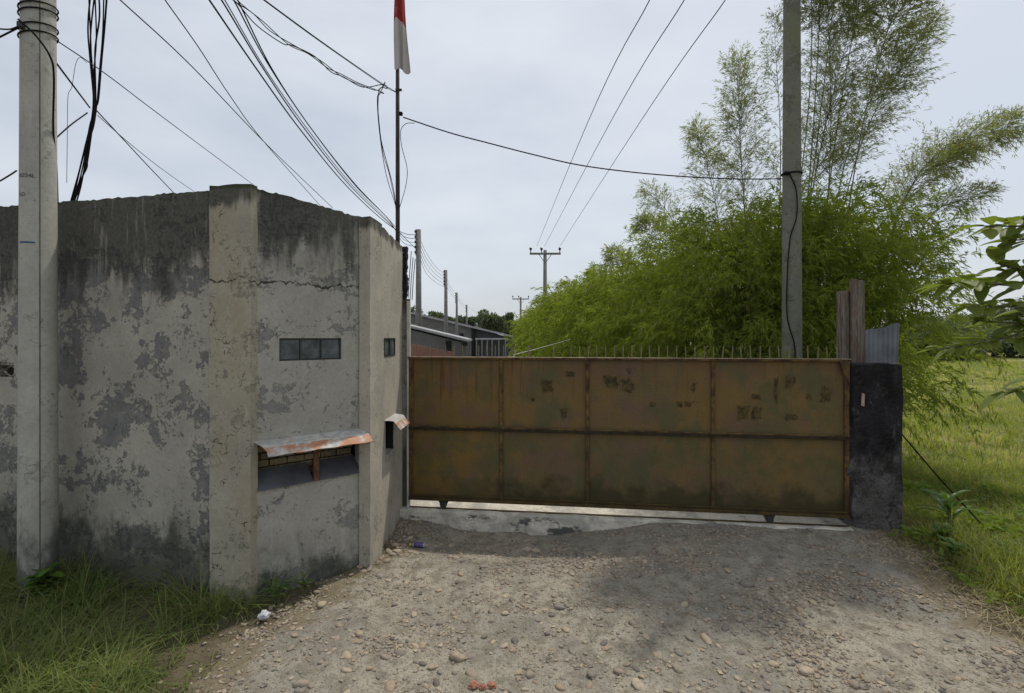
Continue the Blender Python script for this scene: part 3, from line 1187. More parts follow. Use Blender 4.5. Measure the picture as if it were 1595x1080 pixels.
# rails: angle irons with a projecting upper lip
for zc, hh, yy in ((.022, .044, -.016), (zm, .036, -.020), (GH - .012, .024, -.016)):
    MB().box((GW / 2, yy, zc), (GW + (.02 if zc > 1.5 else 0), .062, hh)).build('rail', M['rail_shade'] if zc == zm else M['gate_frame'], gate, bevel=.004)
MB().box((GW / 2, -.040, zm + .028), (GW - .02, .012, .018)).build('rail_lip', M['gate_frame'], gate, bevel=.003)
MB().box((GW / 2, -.045, .075), (GW - .02, .012, .016)).build('rail_lip', M['gate_frame'], gate, bevel=.003)
MB().box((GW / 2, -.010, GH + .006), (GW + .03, .085, .010)).build('top_lip', simple('worn_top_lip', (.34, .25, .16), .7, 0, .6, 9), gate, bevel=.003)
spike_me = None
x = .05
while x < GW - .03:
    if 1.35 < x < 2.15 and random.random() < .55:
        x += .114
        continue
    if spike_me is None:
        sp = MB().tube([(0, 0, -.01), (0, 0, .125), (0, 0, .165)], [.0075, .0075, .002], 5).build('spike', simple('pale_rusty_spike', (.22, .18, .12), .8), gate)
        spike_me = sp.data
    else:
        sp = bpy.data.objects.new('spike', spike_me)
        COL.objects.link(sp)
        sp.parent = gate
    sp.location = (x, .045, GH + .01)
    sp.rotation_euler = (random.gauss(0, .04), random.gauss(0, .04), 0)
    x += .114
# back frame that carries the spikes
MB().box((GW / 2, .045, GH - .015), (GW - .04, .03, .03)).build('back_rail', M['gate_frame'], gate)
for xc in (u_at(frG, 691), u_at(frG, 1198)):
    br = MB().prism([(xc - .075, -.012, .0), (xc + .075, -.012, .0), (xc + .035, -.012, -.075), (xc - .035, -.012, -.075)], (0, .05, 0)).build('wheel_bracket', M['gate_frame'], gate)
    w = MB()
    w.tube([(xc, -.03, -.058), (xc, -.024, -.058), (xc, .010, -.058), (xc, .016, -.058)], [.040, .048, .048, .040], 18)
    w.build('wheel', M['steel'], br)
# gusset plates at the top corner
MB().prism([(GW - .12, -.048, GH - .02), (GW - .005, -.048, GH - .02), (GW - .005, -.048, GH - .30), (GW - .07, -.048, GH - .18)], (0, .006, 0)).build('gusset', M['gate_frame'], gate)
MB().prism([(ux[2] - .05, -.040, GH - .03), (ux[2] + .05, -.040, GH - .03), (ux[2], -.040, GH - .11)], (0, .006, 0)).build('gusset', M['gate_frame'], gate)


# what is left of torn bills: thin ragged paper on the sheet
def poster(px0, px1, py0, py1, seed):
    u0, u1 = u_at(frG, px0), u_at(frG, px1)
    yy = frG[0].y + frG[1].y * (u0 + u1) / 2
    za, zb = H - (py1 - HY) / F * yy - GZ0, H - (py0 - HY) / F * yy - GZ0
    nb = 2 if (u1 - u0) > .2 else 1
    for q in range(nb):
        w = (u1 - u0) / nb
        cx_, cz_ = u0 + w * (q + .5), (za + zb) / 2 + (zb - za) * random.uniform(-.12, .12) * (nb > 1)
        pts_ = []
        for k_ in range(26):
            a_ = 2 * math.pi * k_ / 26
            rr = .72 + .42 * mnoise.noise(Vector((math.cos(a_) * 1.9 + seed * 5, math.sin(a_) * 1.9 + q * 3, seed))) + .35 * mnoise.noise(Vector((math.cos(a_) * 5, math.sin(a_) * 5 + q, seed * 3)))
            sq = 1 / max(abs(math.cos(a_)), abs(math.sin(a_))) ** .9
            rr *= sq * .85
            pts_.append((cx_ + math.cos(a_) * w * .6 * rr, -.0085 - .0006 * q, cz_ + math.sin(a_) * (zb - za) * .55 * rr))
        MB().add(pts_, [tuple(range(26))]).build('torn_bill', M['poster'], gate)


for k, a in enumerate([(842, 863, 588, 614), (938, 992, 585, 613), (826, 834, 618, 627), (880, 897, 577, 588), (1146, 1188, 630, 658),
                       (1275, 1296, 600, 630), (1205, 1212, 585, 634), (1222, 1240, 583, 606), (1076, 1083, 595, 613), (1255, 1264, 612, 624),
                       (1011, 1023, 625, 635), (1168, 1186, 612, 624), (1052, 1078, 625, 636), (1222, 1246, 643, 656), (872, 884, 632, 655)]):
    poster(*a, k + 1)

# ------------------------------------------------------------------ threshold
m = MB()
nsl = 60
gu = frG[1]
gn = frG[2]
vs_ = []
for i in range(nsl + 1):
    u = -.12 + (GW + .13) * i / nsl
    q = GL + gu * u
    fj = .018 * mnoise.noise(Vector((u * 3, 0, 0))) + .012 * mnoise.noise(Vector((u * 11, 5, 0)))
    for (yo, z) in ((-1.6, -.4), (-1.6, .150), (.085 + fj * .3, .150), (.11 + fj, .125), (.20 + fj * 3.0, -.4)):
        p = q + gn * yo
        vs_.append((p.x, p.y, z + (.01 * mnoise.noise(Vector((u * 5, yo, 2))) if z > 0 else 0)))
fs = []
for i in range(nsl):
    for k in range(5):
        a, b = i * 5 + k, i * 5 + (k + 1) % 5
        fs.append((a, b, b + 5, a + 5))
fs += [(0, 1, 2, 3, 4), tuple(nsl * 5 + k for k in (4, 3, 2, 1, 0))]
m.add(vs_, fs)
th_ = m.build('concrete_threshold', M['slab'], None)
tag(th_, 'pale concrete sill slab beneath the sliding gate', 'threshold')
a, b = GL + gu * .0 + gn * .012, GL + gu * (GW) + gn * .012
rail = MB().box(((a.x + b.x) / 2, (a.y + b.y) / 2, .157), (GW, .022, .018), Matrix.Rotation(gang, 3, 'Z')).build('track_rail', M['gate_frame'], th_)

# ------------------------------------------------------------------ right pillar, planks, corrugated sheet
pl = column([(4.185, 5.985), (4.735, 5.915), (4.80, 6.30), (4.25, 6.37)], -.2, 2.165, step=.07, jit=.10, topjit=.04, seed=13)
pillar = pl.build('gate_pillar', M['pillar'], None)
tag(pillar, 'squat blackened concrete pillar at the closing end of the gate', 'pillar')
m = MB()
m.add([(4.262, 5.958, 1.66), (4.30, 5.953, 1.65), (4.305, 5.952, 1.80), (4.272, 5.957, 1.815)], [(0, 1, 2, 3)])
chip = m.build('chipped_patch', simple('fresh_concrete_chip', (.42, .30, .24), .9), pillar)
child(chip, pillar)


def plank(poly, z0, z1, seed, label):
    o_ = column(poly, z0, z1, step=.12, jit=.012, topjit=.05, seed=seed).build('wooden_plank', M['wood'], None)
    return tag(o_, label, 'plank')


plank([(4.325, 6.46), (4.455, 6.45), (4.46, 6.50), (4.33, 6.51)], -.1, 3.10, 21, 'shorter reddish brown weathered plank upright behind the dark pillar')
plank([(4.465, 6.42), (4.63, 6.405), (4.635, 6.46), (4.47, 6.475)], -.1, 3.25, 22, 'taller grey brown split plank upright behind the dark pillar')

m = MB()
ncor = 36
vs_ = []
for side in (0, .004):
    for i in range(ncor + 1):
        t = i / ncor
        x = 4.64 + .37 * t
        y = 6.46 - .05 * t + .008 * math.sin(t * 7.5 * 2 * math.pi) + side
        ztop = 2.57 + .11 * t + .012 * math.sin(t * 9)
        for z in (.0, 1.2, ztop):
            vs_.append((x + (.075 * t * (z / 2.6)), y, z))
B_ = (ncor + 1) * 3
fs = []
for i in range(ncor):
    for k in range(2):
        a = i * 3 + k
        fs += [(a, a + 3, a + 4, a + 1), (a + B_, a + 1 + B_, a + 4 + B_, a + 3 + B_)]
    a = i * 3 + 2
    fs.append((a, a + 3, a + 3 + B_, a + B_))
m.add(vs_, fs)
sheet = m.build('corrugated_sheet', simple('dull_zinc', (.17, .175, .18), .6, .2, .45, 3), None, smooth=True)
tag(sheet, 'upright grey corrugated zinc sheet behind the dark pillar', 'metal sheet')


# ------------------------------------------------------------------ utility poles
def concrete_pole(x, y, r0, r1, h, name='utility_pole', seam=True, seam_ang=None, mat='pole'):
    root = empty(name, (x, y, gzf(x, y) - .02))
    m = MB()
    sides = 24
    zs_ = frange(-.3, h, .5)
    m.tube([(0, 0, z) for z in zs_], [r0 + (r1 - r0) * max(z, 0) / h for z in zs_], sides)
    m.build('shaft', M[mat], root, smooth=True)
    if seam:
        d = Vector((math.cos(seam_ang), math.sin(seam_ang), 0))
        s = MB()
        s.tube([d * (r0 + (r1 - r0) * max(z, 0) / h - .003) + Vector((0, 0, z)) for z in zs_], [.006] * len(zs_), 5)
        s.build('mould_seam', simple('seam_grime', (.13, .125, .105), .95, 0, .5, 8), root)
    return root


PLX, PLY = -4.62, 4.76
pole_l = concrete_pole(PLX, PLY, .150, .118, 9.2, seam_ang=R(-42))
tag(pole_l, 'pale round concrete utility pole standing in the grass before the wall', 'utility pole')


def wrap_text(txt, z, size, ang, parent, r, mat):
    cu = bpy.data.curves.new('marking', 'FONT')
    cu.body = txt
    cu.size = size
    cu.align_x = 'CENTER'
    ob = bpy.data.objects.new('marking', cu)
    COL.objects.link(ob)
    dg = bpy.context.evaluated_depsgraph_get()
    me = bpy.data.meshes.new_from_object(ob.evaluated_get(dg))
    bpy.data.objects.remove(ob)
    for vtx in me.vertices:
        a = ang + vtx.co.x / r
        vtx.co = Vector((math.cos(a) * (r + .0025), math.sin(a) * (r + .0025), z + vtx.co.y))
    me.materials.clear()
    me.materials.append(mat)
    o_ = bpy.data.objects.new('marking', me)
    COL.objects.link(o_)
    o_.parent = parent
    return o_


ink = simple('faded_black_stencil', (.07, .07, .075), .9)
camang = math.atan2(-PLY, -PLX)
wrap_text('V0254L', 4.04, .052, camang - .75, pole_l, .137, ink)
wrap_text('AD', 3.86, .050, camang - .95, pole_l, .138, ink)
m = MB()
for k in range(13):
    a0, a1 = camang - 1.15 + k * .075, camang - 1.15 + (k + 1) * .075
    m.add([(math.cos(a) * .1405, math.sin(a) * .1405, z) for a, z in ((a0, 3.415), (a1, 3.415), (a1, 3.43), (a0, 3.43))], [(0, 1, 2, 3)])
m.build('blue_stroke', simple('blue_paint', (.02, .10, .20), .7), pole_l)
for z in (5.72, 5.66, 5.52, 5.44):
    ring = [(math.cos(a) * .142, math.sin(a) * .142, z + .035 * math.sin(a + 1)) for a in np.linspace(0, 2 * math.pi, 25)]
    MB().tube(ring, .0075, 5, cap=False).build('cable_band', M['cable'], pole_l)
MB().box((-.02, -.15, 5.47), (.05, .05, .06)).build('cable_hook', M['steel'], pole_l, bevel=.008)

PRX, PRY = 4.33, 7.55
pole_r = concrete_pole(PRX, PRY, .150, .108, 9.8, seam_ang=R(-150), seam=False, mat='pole_dark')
tag(pole_r, 'tall grey concrete utility pole rising behind the gate before the bamboo', 'utility pole')
m = MB()
ring = [(math.cos(a) * .143, math.sin(a) * .143, 4.90 + .01 * math.sin(a)) for a in np.linspace(0, 2 * math.pi, 25)]
m.tube(ring, .012, 5, cap=False)
m.build('cable_band', M['cable'], pole_r)
MB().box((-.13, -.09, 4.88), (.09, .06, .05)).build('cable_clamp', M['cable'], pole_r, bevel=.008)
pts = [(-.10, -.105, 4.88), (-.02, -.152, 4.6), (-.015, -.150, 4.2), (-.09, -.118, 3.9), (-.12, -.092, 3.4), (-.125, -.092, 2.7), (-.05, -.142, 2.3), (-.03, -.15, 2.0)]
MB().tube(catmull(pts), .009, 5).build('drop_cable', M['cable'], pole_r)


def far_pole(px, pytop, Y, h_above, arm_px, label, kind, armless_wires=4):
    p = P(px, pytop, Y)
    root = empty('power_pole', (p.x, Y, gzf(p.x, Y)))
    tag(root, label, 'power pole', 'power poles inside the compound')
    hh = p.z - gzf(p.x, Y)
    MB().tube([(0, 0, -.2), (0, 0, hh)], [.17, .11], 10).build('shaft', M['far_pole'], root, smooth=True)
    if arm_px:
        L = arm_px / F * Y
        MB().box((0, -.16, hh - .25), (L, .10, .12)).build('crossarm', M['far_pole'], root)
        for fx in (-.47, -.12, .47):
            MB().tube([(fx * L, -.16, hh - .20), (fx * L, -.16, hh - .05), (fx * L, -.16, hh + .02), (fx * L, -.16, hh + .12), (fx * L, -.16, hh + .17)], [.03, .03, .085, .085, .03], 8).build('insulator', M['insul'], root)
        for sx in (-1, 1):
            MB().tube([(sx * L * .2, -.16, hh - .3), (0, -.14, hh - .85)], .02, 4).build('brace', M['far_pole'], root)
    else:
        for k in range(5):
            MB().tube([(-.13, -.05, hh - .15 - k * .24), (-.13, -.05, hh - .05 - k * .24)], .055, 8).build('insulator', M['insul'], root)
        MB().box((-.12, -.05, hh - .6), (.03, .04, 1.2)).build('bracket', M['steel'], root)
    return root


far_pole(652, 358, 22.7, 0, 0, 'dark concrete power pole rising behind the low shed roof beside the flagpole', 'l')
far_pole(694.5, 421, 36, 0, 0, 'second power pole behind the shed, counted from the flagpole', 'l')
far_pole(711.5, 456, 54, 0, 0, 'third power pole behind the shed, counted from the flagpole', 'l')
far_pole(727, 475, 76, 0, 0, 'fourth thin power pole behind the shed, farthest from the flagpole', 'l')
far_pole(849, 390, 31, 0, 48, 'power pole with a wide crossarm rising out of the bamboo hedge', 'r')
far_pole(811, 463, 60, 0, 26, 'small power pole with a crossarm where the bamboo hedge ends', 'r')
far_pole(795, 487, 105, 0, 15, 'tiny faint power pole with a crossarm above the far trees', 'r')


# ------------------------------------------------------------------ flagpole and flag
FPX, FPY = P(619.5, 400, 7.08).x, 7.08
fp = empty('flagpole', (FPX, FPY, gzf(FPX, FPY)))
tag(fp, 'thin rusty steel flagpole standing behind the guard post wall', 'flagpole')
MB().tube([(0, 0, -.1), (0, 0, 4.5), (-.005, 0, 8.6)], [.034, .031, .022], 10).build('shaft', M['pole_steel'], fp, smooth=True)
MB().tube([(0, 0, 8.6), (0, 0, 8.63), (0, 0, 8.67)], [.022, .035, .01], 8).build('finial', M['pole_steel'], fp)
MB().box((.05, -.02, 5.63), (.05, .05, .05)).build('cable_clamp', M['cable'], fp, bevel=.008)
MB().box((.02, -.03, 5.97), (.09, .03, .025)).build('bracket', M['pole_steel'], fp)


def flag_mat():
    n_ = NT('red_and_white_cloth', .85, .1)
    t = n_.attr('stripe')
    c = n_.mix(n_.ss(t, .495, .505), (.30, .040, .035), (.46, .43, .40))
    c = n_.mix(n_.ss(n_.noise(7, 5, .6), .45, .75, 0, .3), c, (.40, .33, .28))
    n_.color(c)
    return n_.m


nu_, nv_ = 22, 40
vs_, st_ = [], []
for i in range(nu_ + 1):
    q = i / nu_                       # across the hanging folds
    for j in range(nv_ + 1):
        t = j / nv_                   # down the hoist
        wdt = .05 + .145 * t ** .9
        x = -.045 + q * (.04 + wdt) + .010 * math.sin(t * 6 + q * 7)
        y = -.045 + .040 * math.sin(q * 14 + t * 1.5) * (.4 + .6 * t) + .015 * math.sin(t * 9)
        z = 8.05 - t * (1.66 + .10 * q + .03 * math.sin(q * 11))
        vs_.append((FPX + x, FPY + y, z))
        st_.append(.5 + (7.06 - .05 * q - z + .04 * math.sin(q * 5)) * 2)
W_ = nv_ + 1
fl_f = [k for i in range(nu_) for j in range(nv_) for k in (i * W_ + j, (i + 1) * W_ + j, (i + 1) * W_ + j + 1, i * W_ + j + 1)]
flag = raw_mesh('flag', np.array(vs_), np.array(fl_f), 4, flag_mat(), smooth=True, attr={'stripe': np.array(st_)})
tag(flag, 'limp red and white flag hanging from the thin steel flagpole', 'flag')


# ------------------------------------------------------------------ cables
def cable_path(px, d0, d1, n=8):
    """picture way points; depth runs from d0 to d1 as along a straight span"""
    acc = [0]
    for a, b in zip(px[:-1], px[1:]):
        acc.append(acc[-1] + math.hypot(b[0] - a[0], b[1] - a[1]))
    pts = []
    for (x, y), s in zip(px, acc):
        k = s / acc[-1]
        pts.append(P(x, y, 1 / ((1 - k) / d0 + k / d1)))
    return catmull(pts, n)


def cable(px, d0, d1, r, label, mat='cable', group=None, name='overhead_cable', n=8):
    o_ = MB().tube(cable_path(px, d0, d1, n), r * .8, 5).build(name, M[mat], None, smooth=True)
    tag(o_, label, 'cable', group)
    return o_


def strands(paths, label, r, d0, d1, wob=0, name='cable_bundle', loc=None, n=8):
    root = empty(name, P(*paths[0][-1], d1))
    tag(root, label, 'cable bundle')
    for k, px in enumerate(paths):
        o_ = MB().tube(cable_path(px, d0 * (1 + .004 * k), d1 * (1 + .004 * k), n), r * random.uniform(.5, .85), 5).build('strand', M['cable'], None, smooth=True)
        child(o_, root)
    return root


# tangle that hangs in front of the sky beside the left pole
strands([[(143, -30), (137, 40), (140, 90), (146, 160), (143, 185), (131, 235), (119, 285), (108, 325)],
         [(137, -30), (140, 30), (143, 100), (147, 165), (140, 195), (134, 225), (121, 280), (112, 325)],
         [(152, -30), (155, 25), (148, 80), (149, 150), (146, 180), (135, 240), (126, 290), (116, 325)],
         [(150, -30), (141, 55), (144, 110), (145, 165), (139, 205), (128, 250), (114, 300), (107, 325)],
         [(168, -30), (163, 40), (158, 95), (153, 155), (147, 175), (137, 245), (133, 262), (124, 288), (113, 322)],
         [(147, -30), (150, 60), (146, 120), (149, 170), (138, 215), (130, 255), (123, 284), (110, 325)],
         [(162, -30), (160, 50), (155, 110), (151, 160), (145, 200), (133, 230), (136, 258), (127, 280), (118, 322)]],
        'thick tangle of black cables hanging behind the wall next to the pale pole', .014, 6.4, 7.4)
cable([(80, 88), (110, 128), (140, 168)], 4.9, 6.9, .013, 'black cable from the pale pole to the hanging cable tangle')
cable([(28, 30), (55, 55), (78, 88), (84, 120), (83, 200), (88, 260), (90, 318)], 4.47, 4.95, .011, 'loose black cable sweeping across the pale pole and down beside it')
cable([(80, 58), (160, 112), (230, 165), (310, 225), (400, 292)], 5.0, 13, .008, 'thin grey wire falling from the pale pole to the wall corner', 'wire')
cable([(28, 44), (12, 52), (-40, 78)], 4.68, 4.3, .011, 'lower short black cable leaving the hook of the pale pole')
cable([(28, 42), (10, 46), (-40, 40)], 4.69, 4.3, .009, 'upper short black cable leaving the hook of the pale pole')
cable([(150, 172), (190, 215), (230, 258), (272, 302)], 6.9, 11, .011, 'black twisted cable slanting from the cable tangle to the wall top')
cable([(152, 180), (200, 222), (250, 262), (304, 300)], 6.9, 12, .007, 'thin wire slanting from the cable tangle, beside the black twisted one', 'wire')
cable([(136, 176), (110, 195), (82, 220)], 6.9, 6.0, .011, 'short stub of twisted cable poking from the tangle towards the pale pole')
cable([(26, 266), (14, 274), (-30, 300)], 4.9, 4.6, .010, 'single black cable behind the pale pole at stencil height')
cable([(104, 285), (105, 200), (106, 150), (112, 135), (118, 100), (125, 90), (135, 98)], 6.2, 6.4, .004, 'hair thin loose wire loop between the pale pole and the tangle', 'wire')
cable([(170, -18), (187, 0), (300, 105), (420, 230), (518, 324)], 5.6, 15, .010, 'single black cable sloping down over the wall, lower of a pair', group=None)
cable([(245, -18), (257, 0), (310, 75), (360, 152), (412, 222), (500, 322)], 6.0, 16, .010, 'single black cable sloping down over the wall, steeper of a pair')
strands([[(312, -20), (326, 0), (400, 108), (470, 205), (540, 290), (600, 346), (630, 364), (651, 366)],
         [(328, -20), (345, 0), (412, 110), (476, 203), (546, 290), (602, 344), (628, 368), (651, 373)],
         [(336, -20), (350, 0), (416, 112), (484, 208), (548, 288), (606, 346), (630, 374), (651, 379)],
         [(350, -20), (364, 0), (420, 104), (488, 205), (556, 292), (606, 343), (628, 378), (651, 385)],
         [(356, -20), (370, 0), (424, 108), (486, 202), (554, 288), (604, 340), (626, 366), (651, 391)]],
        'heavy bundle of black power lines sloping down to the pole behind the shed', .016, 6.4, 22.5)
strands([[(380, -22), (410, 0), (500, 66), (595, 132), (616, 144)], [(382, -24), (412, 0), (505, 68), (590, 127), (616, 143)]],
        'straight taut messenger wire running to the flagpole', .006, 4.6, 7.0, n=4)
strands([[(352, -12), (365, 2), (395, 22), (420, 48), (460, 72), (500, 95), (530, 118), (560, 132), (588, 141), (600, 128), (592, 146), (588, 160), (596, 235), (606, 270), (617, 322)],
         [(352, -10), (372, 8), (400, 40), (440, 68), (455, 71), (490, 88), (515, 112), (535, 120), (565, 136), (596, 132), (603, 138), (590, 143), (592, 210), (612, 290), (617, 330)],
         [(355, -14), (380, 10), (410, 34), (450, 70), (480, 84), (510, 106), (532, 116), (555, 128), (585, 140), (598, 146), (588, 150), (591, 205), (601, 270), (616, 320)]],
        'sagging twisted cable with a coil hanging beside the flagpole', .0085, 4.4, 6.98, n=5)
cable([(628, 183), (700, 207), (760, 223), (830, 241), (900, 257), (980, 268), (1060, 275), (1140, 279), (1216, 279)], 7.05, 7.42, .012, 'black service cable sagging from the flagpole to the tall pole')
cable([(646, 192), (632, 193), (624, 205), (626, 230), (634, 262), (632, 290), (622, 325)], 7.0, 7.02, .006, 'thin cable curling down the drive side of the flagpole')
for a, b, k in ((836, 1012, 0), (848, 1066, 1), (872, 1130, 2)):
    cable([(b + .34 * (b - 700) * .25, -60), (b, 0), ((a + b) / 2 - 9 + 2 * k, 192), (a, 384)], 7.0, 31, .011,
          ['thin power line to the hedge pole crossarm, end nearest the flagpole', 'middle thin power line to the hedge pole crossarm', 'thin power line to the hedge pole crossarm, nearest the tall pole'][k], 'wire', 'power lines to the crossarm pole')
for k in range(5):
    y0, y1 = 367 + k * 7, 428 + k * 5
    cable([(652, y0), (664, y0 + 27 + 1 * k), (680, y0 + 50 - k), (694, y1)], 22.6, 36, .012, ('topmost', 'second highest', 'middle', 'second lowest', 'lowest')[k] + ' line sagging between the first two poles behind the shed', 'wire', 'lines between the shed poles')
for k in range(3):
    cable([(694.5, 430 + k * 7), (703, 449 + 5 * k), (711.5, 459 + k * 5)], 36, 54, .012, ('top', 'middle', 'bottom')[k] + ' line sagging between the second and third shed poles', 'wire', 'lines between the middle shed poles')
for k in range(2):
    cable([(711.5, 459 + k * 5), (719, 471 + 4 * k), (727, 478 + k * 4)], 54, 76, .014, ('upper', 'lower')[k] + ' line sagging between the third and fourth shed poles', 'wire', 'lines between the far shed poles')
cable([(727, 477), (740, 486), (758, 500)], 76, 70, .014, 'thin line falling from the farthest shed pole to the warehouse roof', 'wire')
cable([(800, 553), (842, 542), (888, 529)], 8.5, 14, .009, 'pale thin guy wire rising from the gate top into the hedge', 'channel')
a = P(1404, 676, 6.35)
b = Vector((5.72, 5.95, .22))
b2 = Vector((6.0, 5.85, .02))
o_ = MB().tube([a, a.lerp(b, .5) + Vector((0, 0, -.02)), b, b2], .009, 5).build('stay_cable', M['cable'], None)
tag(o_, 'black stay cable slanting from the dark pillar into the grass', 'cable')


# ------------------------------------------------------------------ leaves
def leaf_quads(p, d, L, W, fold=.0, rs=rng):
    """diamond blades: p base points, d unit directions"""
    n_ = len(p)
    rv = rs.standard_normal((n_, 3))
    s_ = np.cross(d, rv)
    s_ /= np.linalg.norm(s_, axis=1)[:, None] + 1e-9
    L = np.broadcast_to(np.asarray(L, float), (n_,))[:, None]
    W = np.broadcast_to(np.asarray(W, float), (n_,))[:, None]
    mid = p + d * L * .42
    tip = p + d * L
    tip[:, 2] -= (L * .12)[:, 0]
    v_ = np.stack([p, mid + s_ * W, tip, mid - s_ * W], 1).reshape(-1, 3)
    return v_


def unit(a):
    return a / (np.linalg.norm(a, axis=-1, keepdims=True) + 1e-9)


def plumes(o, d, ln, k, spread=.55, droop=.35, leaf=(.10, .16), wid=.0085, rs=rng):
    """o,d (n,3) sprigs; k leaves on each"""
    n_ = len(o)
    t = rs.uniform(.12, 1, (n_, k))
    ln = np.broadcast_to(np.asarray(ln, float), (n_,))
    pos = o[:, None] + d[:, None] * (ln[:, None] * t)[..., None]
    pos[..., 2] -= droop * ln[:, None] * t ** 2
    tan = d[:, None] * np.ones((1, k, 1))
    tan = tan.copy()
    tan[..., 2] -= 2 * droop * t
    pos += rs.standard_normal(pos.shape) * .035 * ln[:, None, None]
    dr = unit(unit(tan) + spread * rs.standard_normal(pos.shape) + np.array([0, 0, -.12]))
    L = rs.uniform(leaf[0], leaf[1], n_ * k)
    return leaf_quads(pos.reshape(-1, 3), dr.reshape(-1, 3), L, L * wid / .1, rs=rs)


def leaf_obj(name, chunks, mat, parent):
    v_ = np.concatenate(chunks)
    return raw_mesh(name, v_, np.arange(len(v_)), 4, mat, parent)


# ------------------------------------------------------------------ bamboo hedge
def bamboo_clump(x, y, rx_, ry_, h, seed, dens, leafscale, label, low=.2, lean=(0, 0)):
    rs = np.random.default_rng(seed)
    root = empty('bamboo_clump', (x, y, gzf(x, y)))
    tag(root, label, 'bamboo', 'bamboo clumps of the hedge')
    # culms
    m = MB()
    for k in range(16):
        a = rs.uniform(0, 6.28)
        r0 = rs.uniform(.05, .35)
        r1 = rs.uniform(.35, .85)
        hh = h * rs.uniform(.7, .98)
        b_ = Vector((math.cos(a) * r0 * rx_, math.sin(a) * r0 * ry_, -.1))
        t_ = Vector((math.cos(a) * r1 * rx_ + lean[0], math.sin(a) * r1 * ry_ + lean[1], hh))
        c_ = b_.lerp(t_, .55) + Vector((-math.cos(a) * .15, -math.sin(a) * .15, .35))
        m.tube(catmull([b_, c_, t_], 5), list(np.linspace(.022, .006, 11)), 5)
    m.build('culms', M['culm'], root, smooth=True)
    # outer fronds: sprays with their own hanging shape
    nF = int(230 * dens)
    a = rs.uniform(0, 2 * math.pi, nF)
    zf = rs.random(nF) ** .75
    prof = np.sqrt(np.clip(1 - (np.abs(zf - .48) / .60) ** 2.6, .03, 1))
    lump = 1 + .22 * np.sin(a * 3 + seed) * np.sin(zf * 9 + seed * 2) + .14 * rs.standard_normal(nF)
    rr = prof * lump * rs.uniform(.70, 1.02, nF)
    o = np.stack([np.cos(a) * rr * rx_ + lean[0] * zf, np.sin(a) * rr * ry_ + lean[1] * zf, low + zf * (h - low)], 1)
    out = np.stack([np.cos(a), np.sin(a), np.zeros(nF)], 1)
    up = (.15 + 1.25 * zf ** 1.5)[:, None] * np.array([0, 0, 1.0])
    d = unit(out + up + .35 * rs.standard_normal((nF, 3)))
    ln = rs.uniform(.55, 1.05, nF) * (.6 + .4 * leafscale)
    chunks = []
    # each frond: sub-sprays along it
    ks = 7
    t = np.linspace(.1, 1, ks)[None] + rs.uniform(-.06, .06, (nF, ks))
    so = o[:, None] + d[:, None] * (ln[:, None] * t)[..., None]
    so[..., 2] -= .42 * ln[:, None] * t ** 2
    sd = d[:, None] + .55 * rs.standard_normal((nF, ks, 3))
    sd[..., 2] -= .75 * t
    sd = unit(sd)
    kk = 11
    chunks.append(plumes(so.reshape(-1, 3), sd.reshape(-1, 3), .34 * (.6 + .4 * leafscale), kk, .45, .25, (.085 * leafscale, .15 * leafscale), .0085, rs))
    # darker interior
    nI = int(430 * dens)
    a = rs.uniform(0, 2 * math.pi, nI)
    zf = rs.random(nI)
    prof = np.sqrt(np.clip(1 - (np.abs(zf - .45) / .62) ** 2.6, .03, 1))
    rr = prof * .78 * np.sqrt(rs.random(nI))
    o = np.stack([np.cos(a) * rr * rx_ + lean[0] * zf, np.sin(a) * rr * ry_ + lean[1] * zf, low + zf * (h - low) * .93], 1)
    d = unit(rs.standard_normal((nI, 3)) + np.array([0, 0, .2]))
    chunks.append(plumes(o, d, .5 * (.6 + .4 * leafscale), 14, .7, .3, (.11 * leafscale, .18 * leafscale), .011, rs))
    leaf_obj('foliage', chunks, M['bamboo_leaf'], root)
    return root


HEDGE = [  # x, y, rx, ry, h, density, leaf scale
    (4.55, 9.35, 1.15, 1.05, 4.55, 1.5, 1.0, .5),
    (5.75, 9.15, 1.25, 1.05, 4.75, 1.55, 1.0, .6),
    (6.85, 9.55, 1.05, 1.0, 4.55, 1.1, 1.0, 1.15),
    (4.40, 11.0, 1.25, 1.15, 4.65, 1.3, 1.1, .3),
    (6.35, 11.3, 1.30, 1.2, 4.9, .9, 1.2, .6),
    (4.20, 12.9, 1.30, 1.3, 4.55, 1.2, 1.2, .2),
    (4.00, 15.2, 1.40, 1.5, 4.45, 1.2, 1.35, .2),
    (3.72, 18.0, 1.40, 1.7, 4.35, 1.1, 1.55, .2),
    (3.40, 21.4, 1.45, 2.0, 4.25, 1.1, 1.8, .2),
    (3.10, 25.6, 1.45, 2.4, 4.1, 1.15, 1.9, .2),
    (2.85, 31.0, 1.40, 2.8, 3.9, 1.2, 2.1, .2),
    (2.55, 37.0, 1.40, 3.2, 3.6, 1.2, 2.3, .2)]
ORD = ['first', 'second', 'third', 'fourth', 'fifth', 'sixth', 'seventh', 'eighth', 'ninth', 'tenth', 'last']
hl = ['bushy bamboo clump at the hedge front, touching the tall concrete pole', 'bushy bamboo clump above the planks behind the dark pillar', 'arching bamboo clump overhanging the open grass field']
for i, (x, y, a, b, h, dn, ls, low) in enumerate(HEDGE):
    bamboo_clump(x, y, a, b, h, 100 + i, dn, ls, hl[i] if i < 3 else ORD[i - 3] + ' green bamboo clump of the yard hedge, counted from the tall pole', low)


